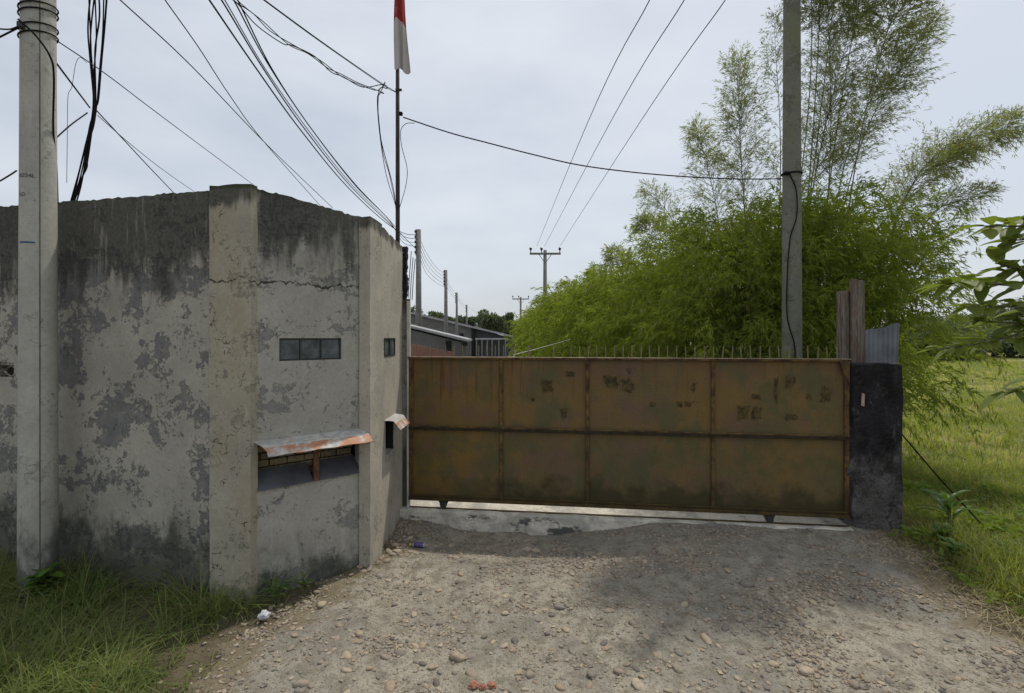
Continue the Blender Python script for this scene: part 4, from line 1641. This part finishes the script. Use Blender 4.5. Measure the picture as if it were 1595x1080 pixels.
# tall thin culms with airy foliage
def tall_bamboo(base, tip, ctrl, seed, start, nnode, blen, label, leaf=(.06, .11), kk=7, rad=.016, taper=True):
    rs = np.random.default_rng(seed)
    x, y = base
    root = empty('tall_bamboo', (x, y, gzf(x, y)))
    tag(root, label, 'bamboo', 'tall airy bamboo stems')
    b_ = Vector((0, 0, -.05))
    off = Vector((x, y, gzf(x, y)))
    path = catmull([b_, Vector(ctrl) - off, Vector(tip) - off], 14)
    MB().tube(path, list(np.linspace(rad, .003, len(path))), 5).build('culm', M['culm'], root, smooth=True)
    pa = np.array([p[:] for p in path])
    tt = rs.uniform(start, 1, nnode)
    ii = tt * (len(pa) - 1)
    i0 = np.clip(ii.astype(int), 0, len(pa) - 2)
    fr = (ii - i0)[:, None]
    o = pa[i0] * (1 - fr) + pa[i0 + 1] * fr
    tan = unit(pa[i0 + 1] - pa[i0])
    a = rs.standard_normal((nnode, 3))
    a -= tan * (a * tan).sum(1, keepdims=True)
    a = unit(a)
    rel = (tt - start) / (1 - start)
    ln = blen * (1 - .88 * rel) * rs.uniform(.55, 1.1, nnode) * (np.minimum(1, .5 + rel * 2) if taper else 1)
    d = unit(a * .9 + tan * rs.uniform(.55, 1.25, (nnode, 1)) + np.array([0, 0, .15]))
    tw = MB()
    for k in range(nnode):
        p0 = Vector(o[k])
        p1 = p0 + Vector(d[k]) * ln[k] * .55
        p2 = p0 + Vector(d[k]) * ln[k] + Vector((0, 0, -.14 * ln[k]))
        tw.tube([p0, p1 + Vector((0, 0, -.06 * ln[k])), p2], [.0045, .003, .0015], 3, cap=False)
    tag(tw.build('twigs', M['culm'], root), kind='stuff')
    ks = 6
    t = np.linspace(.2, 1, ks)[None] + rs.uniform(-.08, .08, (nnode, ks))
    so = o[:, None] + d[:, None] * (ln[:, None] * t)[..., None]
    so[..., 2] -= .14 * ln[:, None] * t ** 2
    sd = d[:, None] + .42 * rs.standard_normal((nnode, ks, 3))
    sd[..., 2] -= .08 * t
    ch = [plumes(so.reshape(-1, 3), unit(sd).reshape(-1, 3), .26, kk, .36, .12, leaf, .0066, rs)]
    leaf_obj('foliage', ch, M['bamboo_wisp'], root)
    return root


def V3(px, py, Y):
    return P(px, py, Y)


tall_bamboo((5.0, 9.6), V3(1147, 92, 9.6), V3(1160, 330, 9.6), 301, .40, 210, 1.35, 'tall pointed feathery bamboo plume standing free beside the tall pole')
tall_bamboo((4.9, 10.2), V3(1085, 200, 10.2), V3(1120, 350, 10.2), 302, .45, 110, .95, 'thin bamboo plume leaning out beside the pointed plume')
tall_bamboo((4.6, 11.5), V3(1005, 292, 11.5), V3(1060, 380, 11.5), 303, .5, 55, .75, 'low sparse bamboo tip at the edge of the hedge top')
tall_bamboo((4.9, 9.0), V3(1345, -40, 9.0), V3(1265, 300, 9.0), 304, .48, 230, 1.45, 'tall dark stemmed bamboo leaning behind the tall pole')
tall_bamboo((5.2, 9.2), V3(1288, -60, 9.2), V3(1290, 300, 9.2), 305, .5, 170, 1.2, 'straight thin bamboo stem rising close behind the tall pole')
tall_bamboo((5.5, 9.3), V3(1450, 30, 9.3), V3(1330, 260, 9.3), 306, .5, 170, 1.15, 'leaning bamboo whose tip arches out over the open field sky')
tall_bamboo((5.6, 9.2), V3(1400, 75, 9.2), V3(1310, 280, 9.2), 307, .48, 85, .8, 'slender bamboo stem bent between the taller ones')
tall_bamboo((6.2, 9.3), V3(1588, 188, 9.3), V3(1420, 290, 9.3), 308, .45, 170, 1.05, 'long bamboo bowing far out over the grass field')
tall_bamboo((6.4, 9.4), V3(1500, 235, 9.4), V3(1400, 330, 9.4), 309, .45, 120, .9, 'shorter bamboo bowing out below the longest one')
tall_bamboo((6.5, 9.1), V3(1530, 300, 9.1), V3(1430, 370, 9.1), 310, .4, 70, .7, 'lowest bowing bamboo tip over the grass field')
tall_bamboo((4.8, 9.5), V3(1205, 20, 9.5), V3(1215, 300, 9.5), 311, .5, 60, .7, 'bamboo stem half hidden by the tall pole')
# canes whose tops are above the picture
for k, (bx, by, px_, py_, cx_, cy_) in enumerate([(5.1, 9.1, 1290, -330, 1270, 150), (5.5, 9.4, 1400, -280, 1310, 160), (5.8, 9.2, 1470, -200, 1345, 190), (5.3, 9.8, 1345, -420, 1285, 120), (5.0, 10.0, 1240, -380, 1262, 130)]):
    tall_bamboo((bx, by), V3(px_, py_, by), V3(cx_, cy_, by), 350 + k, .60, 190, 1.5, 'very tall bamboo cane with its top far above the pole wires, ' + ORD[k] + ' of five', leaf=(.09, .15), kk=9)
for k, (bx, by, px_, py_) in enumerate([(3.5, 15, 955, 390), (3.3, 19, 925, 425), (3.9, 13, 1000, 345), (2.6, 25, 885, 450)]):
    tall_bamboo((bx, by), V3(px_, py_, by), V3(px_ + 25, py_ + 60, by), 330 + k, .6, 34, .7, 'thin bamboo tip above the hedge row, ' + ('second', 'third', 'first', 'fourth')[k] + ' from the tall pole', leaf=(.10, .17), kk=7)


# ------------------------------------------------------------------ grass
def blades(x, y, z, L, lean, W, rs, curl=.6):
    n_ = len(x)
    a = rs.uniform(0, 2 * math.pi, n_)
    h = np.stack([np.cos(a), np.sin(a)], 1)
    s_ = np.stack([-np.sin(a), np.cos(a)], 1)
    ts = np.array([0, .4, .75, 1])
    wd = np.array([1, .85, .5, .06])
    out = np.zeros((n_, 8, 3))
    for i, t in enumerate(ts):
        hor = L * (lean * t + curl * lean * t * t)
        ver = L * (t - .45 * np.minimum(lean, 1.3) * t * t)
        cx_ = x + h[:, 0] * hor
        cy_ = y + h[:, 1] * hor
        for k, sg in enumerate((-1, 1)):
            out[:, i * 2 + k, 0] = cx_ + sg * s_[:, 0] * W * wd[i]
            out[:, i * 2 + k, 1] = cy_ + sg * s_[:, 1] * W * wd[i]
            out[:, i * 2 + k, 2] = z + np.maximum(ver, -.0)
    base = (np.arange(n_) * 8)[:, None]
    fc = np.concatenate([base + np.array([[0, 1, 3, 2]]), base + np.array([[2, 3, 5, 4]]), base + np.array([[4, 5, 7, 6]])], 1)
    return out.reshape(-1, 3), fc.reshape(-1)


def nz(x, y, s, o=0.0):
    return np.array([mnoise.noise(Vector((a * s, b * s, o))) for a, b in zip(x, y)])


def join_blades(parts):
    vs_, fs, k = [], [], 0
    for v_, f_ in parts:
        vs_.append(v_)
        fs.append(f_ + k)
        k += len(v_)
    return np.concatenate(vs_), np.concatenate(fs)


rs = np.random.default_rng(5)
# left verge
def wall_front(x):
    w = 4.665 + (-2.84 - x) * .2249
    w = np.where(x > -2.86, 4.58, w)
    return np.where(x > -2.44, 4.62 + (x + 2.44) * .845, w)


def verge(n0, dens, lmin, lmax, lean, wid, spill):
    x = rs.uniform(-7.5, -1.3, n0)
    y = rs.uniform(2.6, 6.0, n0)
    e = edge_dist(x, y)
    dw = wall_front(x) - y
    k1 = nz(x, y, 1.3) + .8 * nz(x, y, 4.3, 4) + .5 * nz(x, y, 11, 8)
    ok = (dw > .03) & (rs.random(n0) < np.clip(dens + .95 * k1, .02, 1))
    ok &= rs.random(n0) < np.where(e < 0, np.clip(.22 + 1.3 * (-e), 0, 1), spill * np.exp(-e / .22) * np.clip(.3 + k1, 0, 1))
    x, y, dw, e, k1 = x[ok], y[ok], dw[ok], e[ok], k1[ok]
    ht = (.30 + .75 * sm(-e, .0, .9)) * (.62 + .5 * sm(dw, 1.5, .2)) * (.8 + .5 * np.clip(k1, -.4, .8))
    L = ht * rs.uniform(lmin, lmax, len(x))
    z0 = gz(x, y) - .02 + .10 * sm(-e, .05, .6) * rs.random(len(x)) * (lean[0] > .5)
    return blades(x, y, z0, L, rs.uniform(lean[0], lean[1], len(x)), rs.uniform(wid[0], wid[1], len(x)), rs)


v_, f_ = join_blades([verge(46000, .50, .08, .30, (.2, 1.2), (.0025, .0060), .8),
                      verge(22000, .45, .16, .46, (.7, 1.7), (.0020, .0040), .25),
                      verge(9000, .35, .25, .55, (.1, .6), (.0020, .0045), .1)])
g = raw_mesh('verge_grass', v_, f_, 4, M['grass_left'])
tag(g, 'sprawling green grass along the foot of the concrete wall', 'grass', kind='stuff')

# sparse sprigs on the gravel near the wall corner
# field on the right
parts = []
for (xa, xb, ya, yb, n0, la, lb, wa) in ((4.2, 9.5, 3.0, 9.0, 62000, .09, .30, .0042), (4.5, 19, 8.0, 18, 42000, .14, .36, .0085), (6.5, 46, 17, 45, 30000, .2, .5, .02)):
    x = rs.uniform(xa, xb, n0)
    y = rs.uniform(ya, yb, n0)
    e = edge_dist(x, y)
    k1 = nz(x, y, .9, 2) + .6 * nz(x, y, 3.1, 7)
    ok = ((e < .03) | (y > 6.25)) & (rs.random(n0) < np.clip(.7 + .6 * k1, .12, 1)) & (x > 4.85 - .5 * (y < 5.9)) & (x / y < 1.25) & (x / y > .62)
    ok &= rs.random(n0) < np.where(y < 6.2, np.clip(.25 + 1.5 * (-e), .1, 1), 1)
    x, y, e, k1 = x[ok], y[ok], e[ok], k1[ok]
    ht = np.where(y < 6.4, np.clip(.4 + .8 * sm(-e, 0, .8), 0, 1.2), 1.0) * (.8 + .5 * np.clip(k1, -.5, 1))
    L = ht * rs.uniform(la, lb, len(x))
    parts.append(blades(x, y, gz(x, y) - .025, L, rs.uniform(.1, .95, len(x)), rs.uniform(.6, 1.2, len(x)) * wa, rs))
v_, f_ = join_blades(parts)
g = raw_mesh('field_grass', v_, f_, 4, M['grass_field'])
tag(g, 'sunlit yellow green grass covering the open field', 'grass', kind='stuff')

# broad-leaved ground cover at the edge of the field
n0 = 5200
x = rs.uniform(4.3, 8.2, n0)
y = rs.uniform(3.2, 8.0, n0)
e = edge_dist(x, y)
k1 = nz(x, y, 1.1, 12) + .6 * nz(x, y, 3.3, 17)
ok = ((e < .0) | (y > 6.3)) & (x > 4.85 - .5 * (y < 5.9)) & (rs.random(n0) < np.clip(.25 + 1.4 * k1, 0, 1))
x, y, k1 = x[ok], y[ok], k1[ok]
o = np.stack([x, y, gz(x, y) + rs.uniform(.01, .16, len(x)) * (.5 + np.clip(k1, 0, 1))], 1)
o = np.repeat(o, 3, 0) + rs.normal(0, .025, (len(x) * 3, 3)) * np.array([1, 1, .5])
d = unit(rs.standard_normal(o.shape) * np.array([1, 1, .35]) + np.array([0, 0, .3]))
L = rs.uniform(.05, .13, len(o))
wv = leaf_quads(o, d, L, L * .2, rs=rs)
weeds = raw_mesh('ground_cover_weeds', wv, np.arange(len(wv)), 4, leaf_mat('weed_leaf', (.10, .155, .028), (.21, .265, .055), .42))
tag(weeds, 'leafy low weeds mixed through the field edge grass', 'weeds', kind='stuff')

# thin dry litter along the road edge on the right
n0 = 800
y = rs.uniform(3.2, 6.0, n0)
xr_ = np.interp(y, [3.2, 4.13, 5.07, 5.7, 6.1], [4.42, 4.3, 4.32, 4.6, 4.75])
x = xr_ + rs.normal(-.02, .13, n0)
v_, f_ = blades(x, y, gz(x, y) + .015, rs.uniform(.03, .09, n0), rs.uniform(1.3, 2.2, n0), rs.uniform(.002, .004, n0), rs, curl=.3)
dry = raw_mesh('dry_grass_litter', v_, f_, 4, leaf_mat('straw', (.24, .19, .105), (.36, .29, .16), .2))
tag(dry, 'straw coloured dead grass along the gravel edge', 'grass', kind='stuff')


# ------------------------------------------------------------------ broad-leaved plants
def broad_leaf(m, p, d, L, W, up=Vector((0, 0, 1)), droop=.3, seg=5):
    d = d.normalized()
    s = d.cross(up)
    s = s.normalized() if s.length > .01 else Vector((1, 0, 0))
    nn_ = s.cross(d)
    vs_ = []
    for i in range(seg + 1):
        t = i / seg
        w = W * math.sin(math.pi * min(1, (t * .92 + .04))) ** .8 * (1 - .15 * t)
        c = p + d * L * t - Vector((0, 0, droop * L * t * t))
        vs_ += [c - s * w + nn_ * w * .35, c, c + s * w + nn_ * w * .35]
    fs = []
    for i in range(seg):
        a = i * 3
        fs += [(a, a + 1, a + 4, a + 3), (a + 1, a + 2, a + 5, a + 4)]
    m.add(vs_, fs)


def herb(x, y, h, nst, leafL, leafW, seed, label, blade=False):
    random.seed(seed)
    root = empty('leafy_plant', (x, y, gzf(x, y)))
    tag(root, label, 'plant')
    st, lf = MB(), MB()
    for k in range(nst):
        a = random.uniform(0, 6.28)
        tip = Vector((math.cos(a) * h * .35 * random.random(), math.sin(a) * h * .35 * random.random(), h * random.uniform(.6, 1)))
        st.tube(catmull([Vector((math.cos(a) * .03, math.sin(a) * .03, -.03)), tip * .5 + Vector((.02, .02, 0)), tip], 3), .004, 5)
        nl = 6 if not blade else 4
        for q in range(nl):
            t = .3 + .7 * (q + 1) / nl
            b_ = a + q * 2.4
            el = random.uniform(.0, .5) if not blade else random.uniform(.6, 1.4)
            d = Vector((math.cos(b_), math.sin(b_), el))
            broad_leaf(lf, tip * t, d, leafL * random.uniform(.65, 1.1), leafW * random.uniform(.8, 1.1), droop=.25 if not blade else .4)
    st.build('stems', M['culm'], root)
    lf.build('leaves', M['broad_leaf'], root, smooth=True)
    return root


x, y = ground_at(68, 935)
herb(x, y, .34, 7, .13, .05, 3, 'round leaved green weed at the foot of the pale pole')
herb(5.35, 5.95, .38, 5, .48, .032, 9, 'broad bladed green plant beside the dark pillar', True)
herb(4.95, 5.6, .20, 6, .16, .03, 12, 'low dark weed at the foot of the dark pillar', True)
herb(5.55, 4.95, .22, 6, .22, .03, 15, 'bushy weed near the gravel edge of the field', True)
herb(6.4, 5.7, .30, 5, .28, .04, 16, 'tall leafy weed standing alone in the field grass', True)
herb(4.75, 5.25, .20, 6, .18, .026, 18, 'small weed sprouting where gravel meets the field', True)
herb(-2.02, 4.72, .16, 6, .17, .007, 19, 'thin tuft of grass at the foot of the chamfered wall', True)
herb(-2.20, 4.55, .18, 7, .20, .007, 20, 'bright tuft of grass at the foot of the corner pilaster', True)


# ------------------------------------------------------------------ tree at the right edge, trunk just outside the frame
random.seed(31)
tr = empty('broadleaf_tree', (4.75, 3.05, gzf(4.75, 3.05)))
tag(tr, 'glossy leaved tree reaching its branches over the field edge', 'tree')
o = MB()
o.tube(catmull([(0, 0, -.1), (.05, .02, 1.2), (.12, 0, 2.3), (.2, .05, 3.4)], 4), list(np.linspace(.085, .03, 13)), 8)
o.build('trunk', M['bark'], tr, smooth=True)
br_m, lf_m = MB(), MB()
T0 = Vector((4.75, 3.05, gzf(4.75, 3.05)))


def twig_with_leaves(pts, nleaf, L, W, rad=.011):
    path = catmull([Vector(p) - T0 for p in pts], 6)
    br_m.tube(path, list(np.linspace(rad, .003, len(path))), 5)
    npth = len(path)
    for k in range(nleaf):
        t = .25 + .75 * (k + random.random() * .5) / nleaf
        i = min(npth - 2, int(t * (npth - 1)))
        p = path[i]
        tan = (path[i + 1] - path[i]).normalized()
        a = k * 2.4 + random.uniform(-.4, .4)
        side = tan.cross(Vector((0, 0, 1))).normalized()
        upv = side.cross(tan)
        d = tan * .75 + (side * math.cos(a) + upv * math.sin(a) * .45) * .9 + Vector((0, 0, .05))
        broad_leaf(lf_m, p + Vector((random.gauss(0, .012), random.gauss(0, .012), random.gauss(0, .01))), d, L * random.uniform(.7, 1.15), W * random.uniform(.8, 1.1), droop=random.uniform(.1, .35))


def B(px, py, Y):
    return P(px, py, Y)


twig_with_leaves([T0 + Vector((.15, .02, 2.7)), B(1640, 345, 2.9), B(1590, 352, 2.75), B(1520, 352, 2.65)], 22, .17, .042)
twig_with_leaves([T0 + Vector((.15, .02, 2.6)), B(1650, 360, 3.0), B(1605, 372, 2.8), B(1565, 375, 2.7)], 18, .17, .042)
twig_with_leaves([T0 + Vector((.1, .02, 2.4)), B(1650, 450, 2.9), B(1580, 445, 2.7), B(1510, 440, 2.6), B(1480, 442, 2.55)], 28, .175, .042)
twig_with_leaves([T0 + Vector((.1, .02, 2.35)), B(1640, 430, 2.9), B(1590, 420, 2.8), B(1550, 410, 2.75)], 20, .16, .040)
twig_with_leaves([T0 + Vector((.1, .02, 2.1)), B(1640, 490, 2.9), B(1570, 478, 2.7), B(1500, 478, 2.6)], 26, .165, .040)
twig_with_leaves([T0 + Vector((.08, .02, 1.9)), B(1650, 500, 2.9), B(1590, 520, 2.75), B(1530, 535, 2.65), B(1455, 545, 2.6)], 36, .11, .030)
twig_with_leaves([T0 + Vector((.08, .02, 1.8)), B(1650, 515, 3.0), B(1600, 505, 2.8), B(1520, 500, 2.7)], 20, .13, .034)
twig_with_leaves([T0 + Vector((.05, .02, 1.6)), B(1650, 600, 2.95), B(1600, 605, 2.8), B(1565, 615, 2.75)], 16, .15, .034)
for k in range(26):     # the rest of the crown, outside the frame
    a = random.uniform(0, 6.28)
    z = random.uniform(1.9, 3.6)
    r = random.uniform(.5, 1.0) * (1.05 - .18 * abs(z - 2.7))
    s = T0 + Vector((.1, .02, z - .35))
    e_ = T0 + Vector((.45 + abs(math.cos(a)) * r * .9, math.sin(a) * r, z + .15))
    twig_with_leaves([s, s.lerp(e_, .5) + Vector((0, 0, .12)), e_], 18, .14, .036)
br_m.build('branches', M['bark'], tr, smooth=True)
lf_m.build('crown', M['tree_leaf'], tr, smooth=True)


# ------------------------------------------------------------------ buildings behind the gate
zinc = simple('old_zinc_roof', (.36, .36, .36), .6, .2, .35, 3)
rendered = simple('stained_grey_render', (.17, .165, .16), .95, 0, .35, 1.2)
dark_tin = simple('dark_tin_wall', (.10, .105, .105), .8, 0, .35, .8)
tile = simple('clay_red_sheet', (.30, .155, .115), .9, 0, .3, 2)

sh = empty('low_shed', (-5.0, 17, gzf(-5, 17)))
tag(sh, 'low grey shed with a sloping zinc roof behind the gate', 'shed')


def sp(px, py, Y):
    return P(px, py, Y) - Vector((-5.0, 17, gzf(-5, 17)))


zl, zr = sp(600, 501, 16.3).z, sp(724, 531, 16.3).z
xl, xr = sp(560, 0, 16.3).x, sp(724, 0, 16.3).x
MB().prism([(xl, -.7, -.1), (xr - .12, -.7, -.1), (xr - .12, -.7, zr - .05), (xl, -.7, zl + .15)], (0, 1.7, 0)).build('wall', rendered, sh)
MB().prism([(xl, -.85, zl + .20), (xr + .1, -.85, zr - .02), (xr + .1, -.85, zr + .05), (xl, -.85, zl + .27)], (0, 2.0, 0)).build('roof', zinc, sh)
a, b = sp(694, 531, 16.25), sp(703, 551, 16.25)
MB().box(((a.x + b.x) / 2, -.705, (a.z + b.z) / 2), (b.x - a.x, .03, a.z - b.z)).build('window', M['dark'], sh)
MB().box((xr + .02, -.80, zr - .10), (.16, .1, .14)).build('eave_end', M['dark'], sh)

# red sheet lean-to in front of the shed, made of single ribs
lt = empty('red_lean_to', (-2.6, 12.5, gzf(-2.6, 12.5)))
tag(lt, 'low clay red sheet roof just above the gate beside the shed', 'lean-to')
for k in range(7):
    x0 = P(624 + k * 12, 545, 12.5).x + 2.6
    x1 = P(624 + (k + 1) * 12 - 1.3, 545, 12.5).x + 2.6
    z0 = P(0, 533 + 2.3 * k, 12.5).z - .13
    z1 = P(0, 533 + 2.3 * (k + .9), 12.5).z - .13
    MB().prism([(x0, 0, 0), (x1, 0, 0), (x1, 0, z1), (x0, 0, z0)], (0, .04, 0)).build('sheet', tile, lt)
MB().box((-.32, .5, .9), (1.2, .06, 1.8)).build('back_wall', rendered, lt)

# far warehouse
wh = empty('warehouse', (-3.5, 60, gzf(-3.5, 60)))
tag(wh, 'dark long warehouse with a sloping roof at the end of the yard', 'warehouse')


def wp(px, py, Y=60):
    return P(px, py, Y) - Vector((-3.5, 60, gzf(-3.5, 60)))


A_, B_, C_, D_ = wp(640, 486), wp(724, 503), wp(800, 526), wp(800, 560)
MB().prism([(A_.x, 0, -.1), (wp(736, 0).x, 0, -.1), (wp(736, 0).x, 0, wp(0, 507).z), (A_.x, 0, A_.z)], (0, 20, 0)).build('gable_wall', rendered, wh)
MB().prism([(wp(738, 0).x, .5, -.1), (D_.x, .5, -.1), (D_.x, .5, C_.z - .2), (wp(738, 0).x, .5, wp(0, 508).z - .2)], (0, 19, 0)).build('wall', dark_tin, wh)
MB().prism([(A_.x - 1, -.6, A_.z), (C_.x, -.6, C_.z), (C_.x, -.6, C_.z + .22), (A_.x - 1, -.6, A_.z + .22)], (0, 21, 0)).build('roof', zinc, wh)
MB().box((wp(737, 0).x, -.1, 2.0), (.35, .5, 4.4)).build('pier', M['dark'], wh)
MB().box(((wp(743, 0).x + wp(792, 0).x) / 2, -1.5, wp(0, 528).z), (wp(792, 0).x - wp(743, 0).x, 3, .16)).build('canopy', zinc, wh)
for px_ in (745, 753, 761, 768, 778, 788):
    MB().box((wp(px_, 0).x, -2.9, wp(0, 528).z / 2 - .1), (.14, .14, wp(0, 528).z)).build('canopy_post', M['far_pole'], wh)
MB().box((wp(719, 0).x, -.02, wp(0, 522).z), (.5, .05, .4)).build('window', M['dark'], wh)

# house roof beyond the field
fh = empty('field_house', (90, 92, .13))
tag(fh, 'distant low house with a pale roof beyond the grass field', 'house')
MB().box((0, 0, 1.2), (9, 6, 2.6)).build('wall', simple('far_house_wall', (.30, .26, .24), .95), fh)
MB().prism([(-5.2, -3.6, 2.5), (5.2, -3.6, 2.5), (5.2, 0, 4.3), (-5.2, 0, 4.3)], (0, 0, .12)).build('roof_slope', zinc, fh)
MB().prism([(-5.2, 3.6, 2.5), (5.2, 3.6, 2.5), (5.2, 0, 4.3), (-5.2, 0, 4.3)], (0, 0, .12)).build('roof_slope', zinc, fh)
for xx in (-2.5,):
    MB().box((xx, -3.02, 1.4), (1.0, .05, 1.1)).build('window', M['dark'], fh)


# ------------------------------------------------------------------ distant trees
def far_tree(x, y, h, r, seed, label, palm=False):
    rs = np.random.default_rng(seed)
    root = empty('distant_tree', (x, y, gzf(x, y)))
    tag(root, label, 'tree', 'trees beyond the buildings' if y > 60 and x < 30 else 'trees beyond the field')
    m = MB()
    m.tube([(0, 0, -.2), (.1, 0, h * .4), (.15, .1, h * .8)], [.28, .2, .08], 7)
    for k in range(5):
        a = rs.uniform(0, 6.28)
        m.tube([(.1, 0, h * rs.uniform(.35, .6)), (math.cos(a) * r * .6, math.sin(a) * r * .6, h * rs.uniform(.65, .9))], [.1, .03], 5)
    m.build('trunk', M['bark'], root)
    if palm:
        nF = 26
        a = rs.uniform(0, 6.28, nF)
        o = np.tile(np.array([[.15, .1, h * .85]]), (nF, 1))
        d = unit(np.stack([np.cos(a), np.sin(a), rs.uniform(.0, 1.2, nF)], 1))
        ch = [plumes(o, d, r, 70, .45, .6, (.4, .8), .012, rs)]
    else:
        nb = 16
        c = rs.standard_normal((nb, 3)) * np.array([r * .45, r * .45, h * .17]) + np.array([0, 0, h * .66])
        rad = rs.uniform(.28, .5, nb) * r
        k = 260
        u = unit(rs.standard_normal((nb, k, 3)))
        o = c[:, None] + u * (rad[:, None] * rs.uniform(.55, 1.05, (nb, k)))[..., None] * np.array([1, 1, .8])
        d = unit(u + .8 * rs.standard_normal((nb, k, 3)))
        ch = [leaf_quads(o.reshape(-1, 3), d.reshape(-1, 3), rs.uniform(.35, .7, nb * k), .14, rs=rs)]
    leaf_obj('crown', ch, M['far_leaf'], root)


Tl = [(668, 488, 95, 0), (690, 487, 100, 0), (650, 490, 90, 0), (712, 492, 110, 0), (722, 492, 98, 1), (738, 494, 100, 1), (772, 484, 92, 0), (757, 494, 98, 0), (786, 494, 104, 0), (800, 500, 120, 0), (632, 494, 96, 0)]
names = ['round dark tree behind the second shed pole', 'dark tree between the shed poles', 'dark tree behind the first shed pole', 'dark tree behind the third shed pole',
         'palm crown showing above the warehouse gable', 'palm crown behind the warehouse roof ridge', 'taller tree standing above the warehouse roof end', 'low tree behind the middle of the warehouse roof',
         'tree behind the warehouse where the hedge begins', 'faint tree where the hedge meets the horizon', 'dark tree partly behind the gate post']
for i, (px_, py_, Y, pal) in enumerate(Tl):
    p = P(px_, py_, Y)
    far_tree(p.x, Y, p.z, 2.4 if not pal else 2.6, 500 + i, names[i], pal)
for i, (px_, py_, Y) in enumerate([(1440, 497, 80), (1490, 500, 85), (1535, 488, 88), (1585, 470, 82), (1625, 478, 84), (1470, 508, 70), (1515, 512, 78), (1455, 517, 50), (1500, 519, 56), (1548, 516, 60), (1600, 512, 58), (1640, 510, 62)]):
    p = P(px_, py_, Y)
    far_tree(p.x, Y, p.z, 4.0, 560 + i, ['low tree at the hedge end of the far tree line', 'bushy tree in the far tree line near the hedge', 'rounded tree behind the distant pale roof', 'tallest tree of the far tree line past the field',
                                         'tree at the outer end of the far tree line', 'small tree standing forward in the far field', 'small tree in front of the distant pale roof', 'low bush beside the bamboo at the far edge of the field', 'second low bush along the far edge of the field, counted from the bamboo', 'third low bush along the far edge of the field, counted from the bamboo', 'fourth low bush along the far edge of the field, counted from the bamboo', 'outermost low bush along the far edge of the field'][i])

# ------------------------------------------------------------------ litter
x, y = ground_at(650, 851)
bt = empty('plastic_bottle', (x, y, gzf(x, y) + .045), R(-6))
tag(bt, 'crushed purple plastic bottle with a yellow cap lying by the wall', 'bottle')
purple = simple('purple_label', (.13, .085, .26), .4, 0, .5, 30)
MB().tube([(-.035, 0, 0), (-.02, 0, .002), (.02, .004, -.004), (.055, 0, .003), (.07, 0, 0)], [.026, .032, .029, .031, .022], 10).build('label', purple, bt, smooth=True)
MB().tube([(-.075, 0, 0), (-.055, 0, 0), (-.036, 0, 0)], [.012, .015, .026], 10).build('neck', simple('clear_plastic', (.42, .42, .48), .2), bt, smooth=True)
MB().tube([(-.095, 0, 0), (-.075, 0, 0)], .016, 10).build('cap', simple('yellow_cap', (.62, .50, .04), .5), bt)
MB().tube([(.07, 0, 0), (.085, 0, 0), (.092, 0, 0)], [.022, .028, .024], 10).build('base', simple('clear_plastic_base', (.36, .37, .45), .2), bt, smooth=True)


def crumple(name, px, py, r, mat, label, cat, flat=.7, seed=1):
    x, y = ground_at(px, py)
    bm = bmesh.new()
    bmesh.ops.create_icosphere(bm, subdivisions=3, radius=r)
    for vtx in bm.verts:
        q = vtx.co / r
        k = 1 + .45 * mnoise.noise(q * 1.6 + Vector((seed, 0, 0))) + .3 * abs(mnoise.noise(q * 3.7 + Vector((0, seed, 0)))) - .1
        vtx.co *= k
        vtx.co.z *= flat
    me = bpy.data.meshes.new(name)
    bm.to_mesh(me)
    bm.free()
    o_ = finish(name, me, mat)
    o_.location = (x, y, max(float(road_z(np.array(x), np.array(y))), gzf(x, y)) + r * flat * .8)
    return tag(o_, label, cat)


crumple('plastic_scrap', 411, 966, .045, simple('white_plastic_film', (.62, .63, .66), .4), 'crumpled white plastic scrap at the edge of the grass', 'litter', .8, 4)
crumple('plastic_scrap', 145, 1072, .05, simple('orange_plastic', (.55, .16, .06), .6), 'orange plastic scrap lying in the verge grass', 'litter', .35, 7)
redbrick = simple('broken_red_brick', (.36, .16, .10), .95, 0, .35, 20)
for k, (px_, py_, r_) in enumerate([(738, 1074, .035), (752, 1076, .028), (766, 1073, .03)]):
    bf = crumple('brick_fragment', px_, py_, r_, redbrick, 'small broken red brick fragment on the gravel', 'brick fragment', .6, 11 + k)
    bf['group'] = 'brick fragments on the gravel'
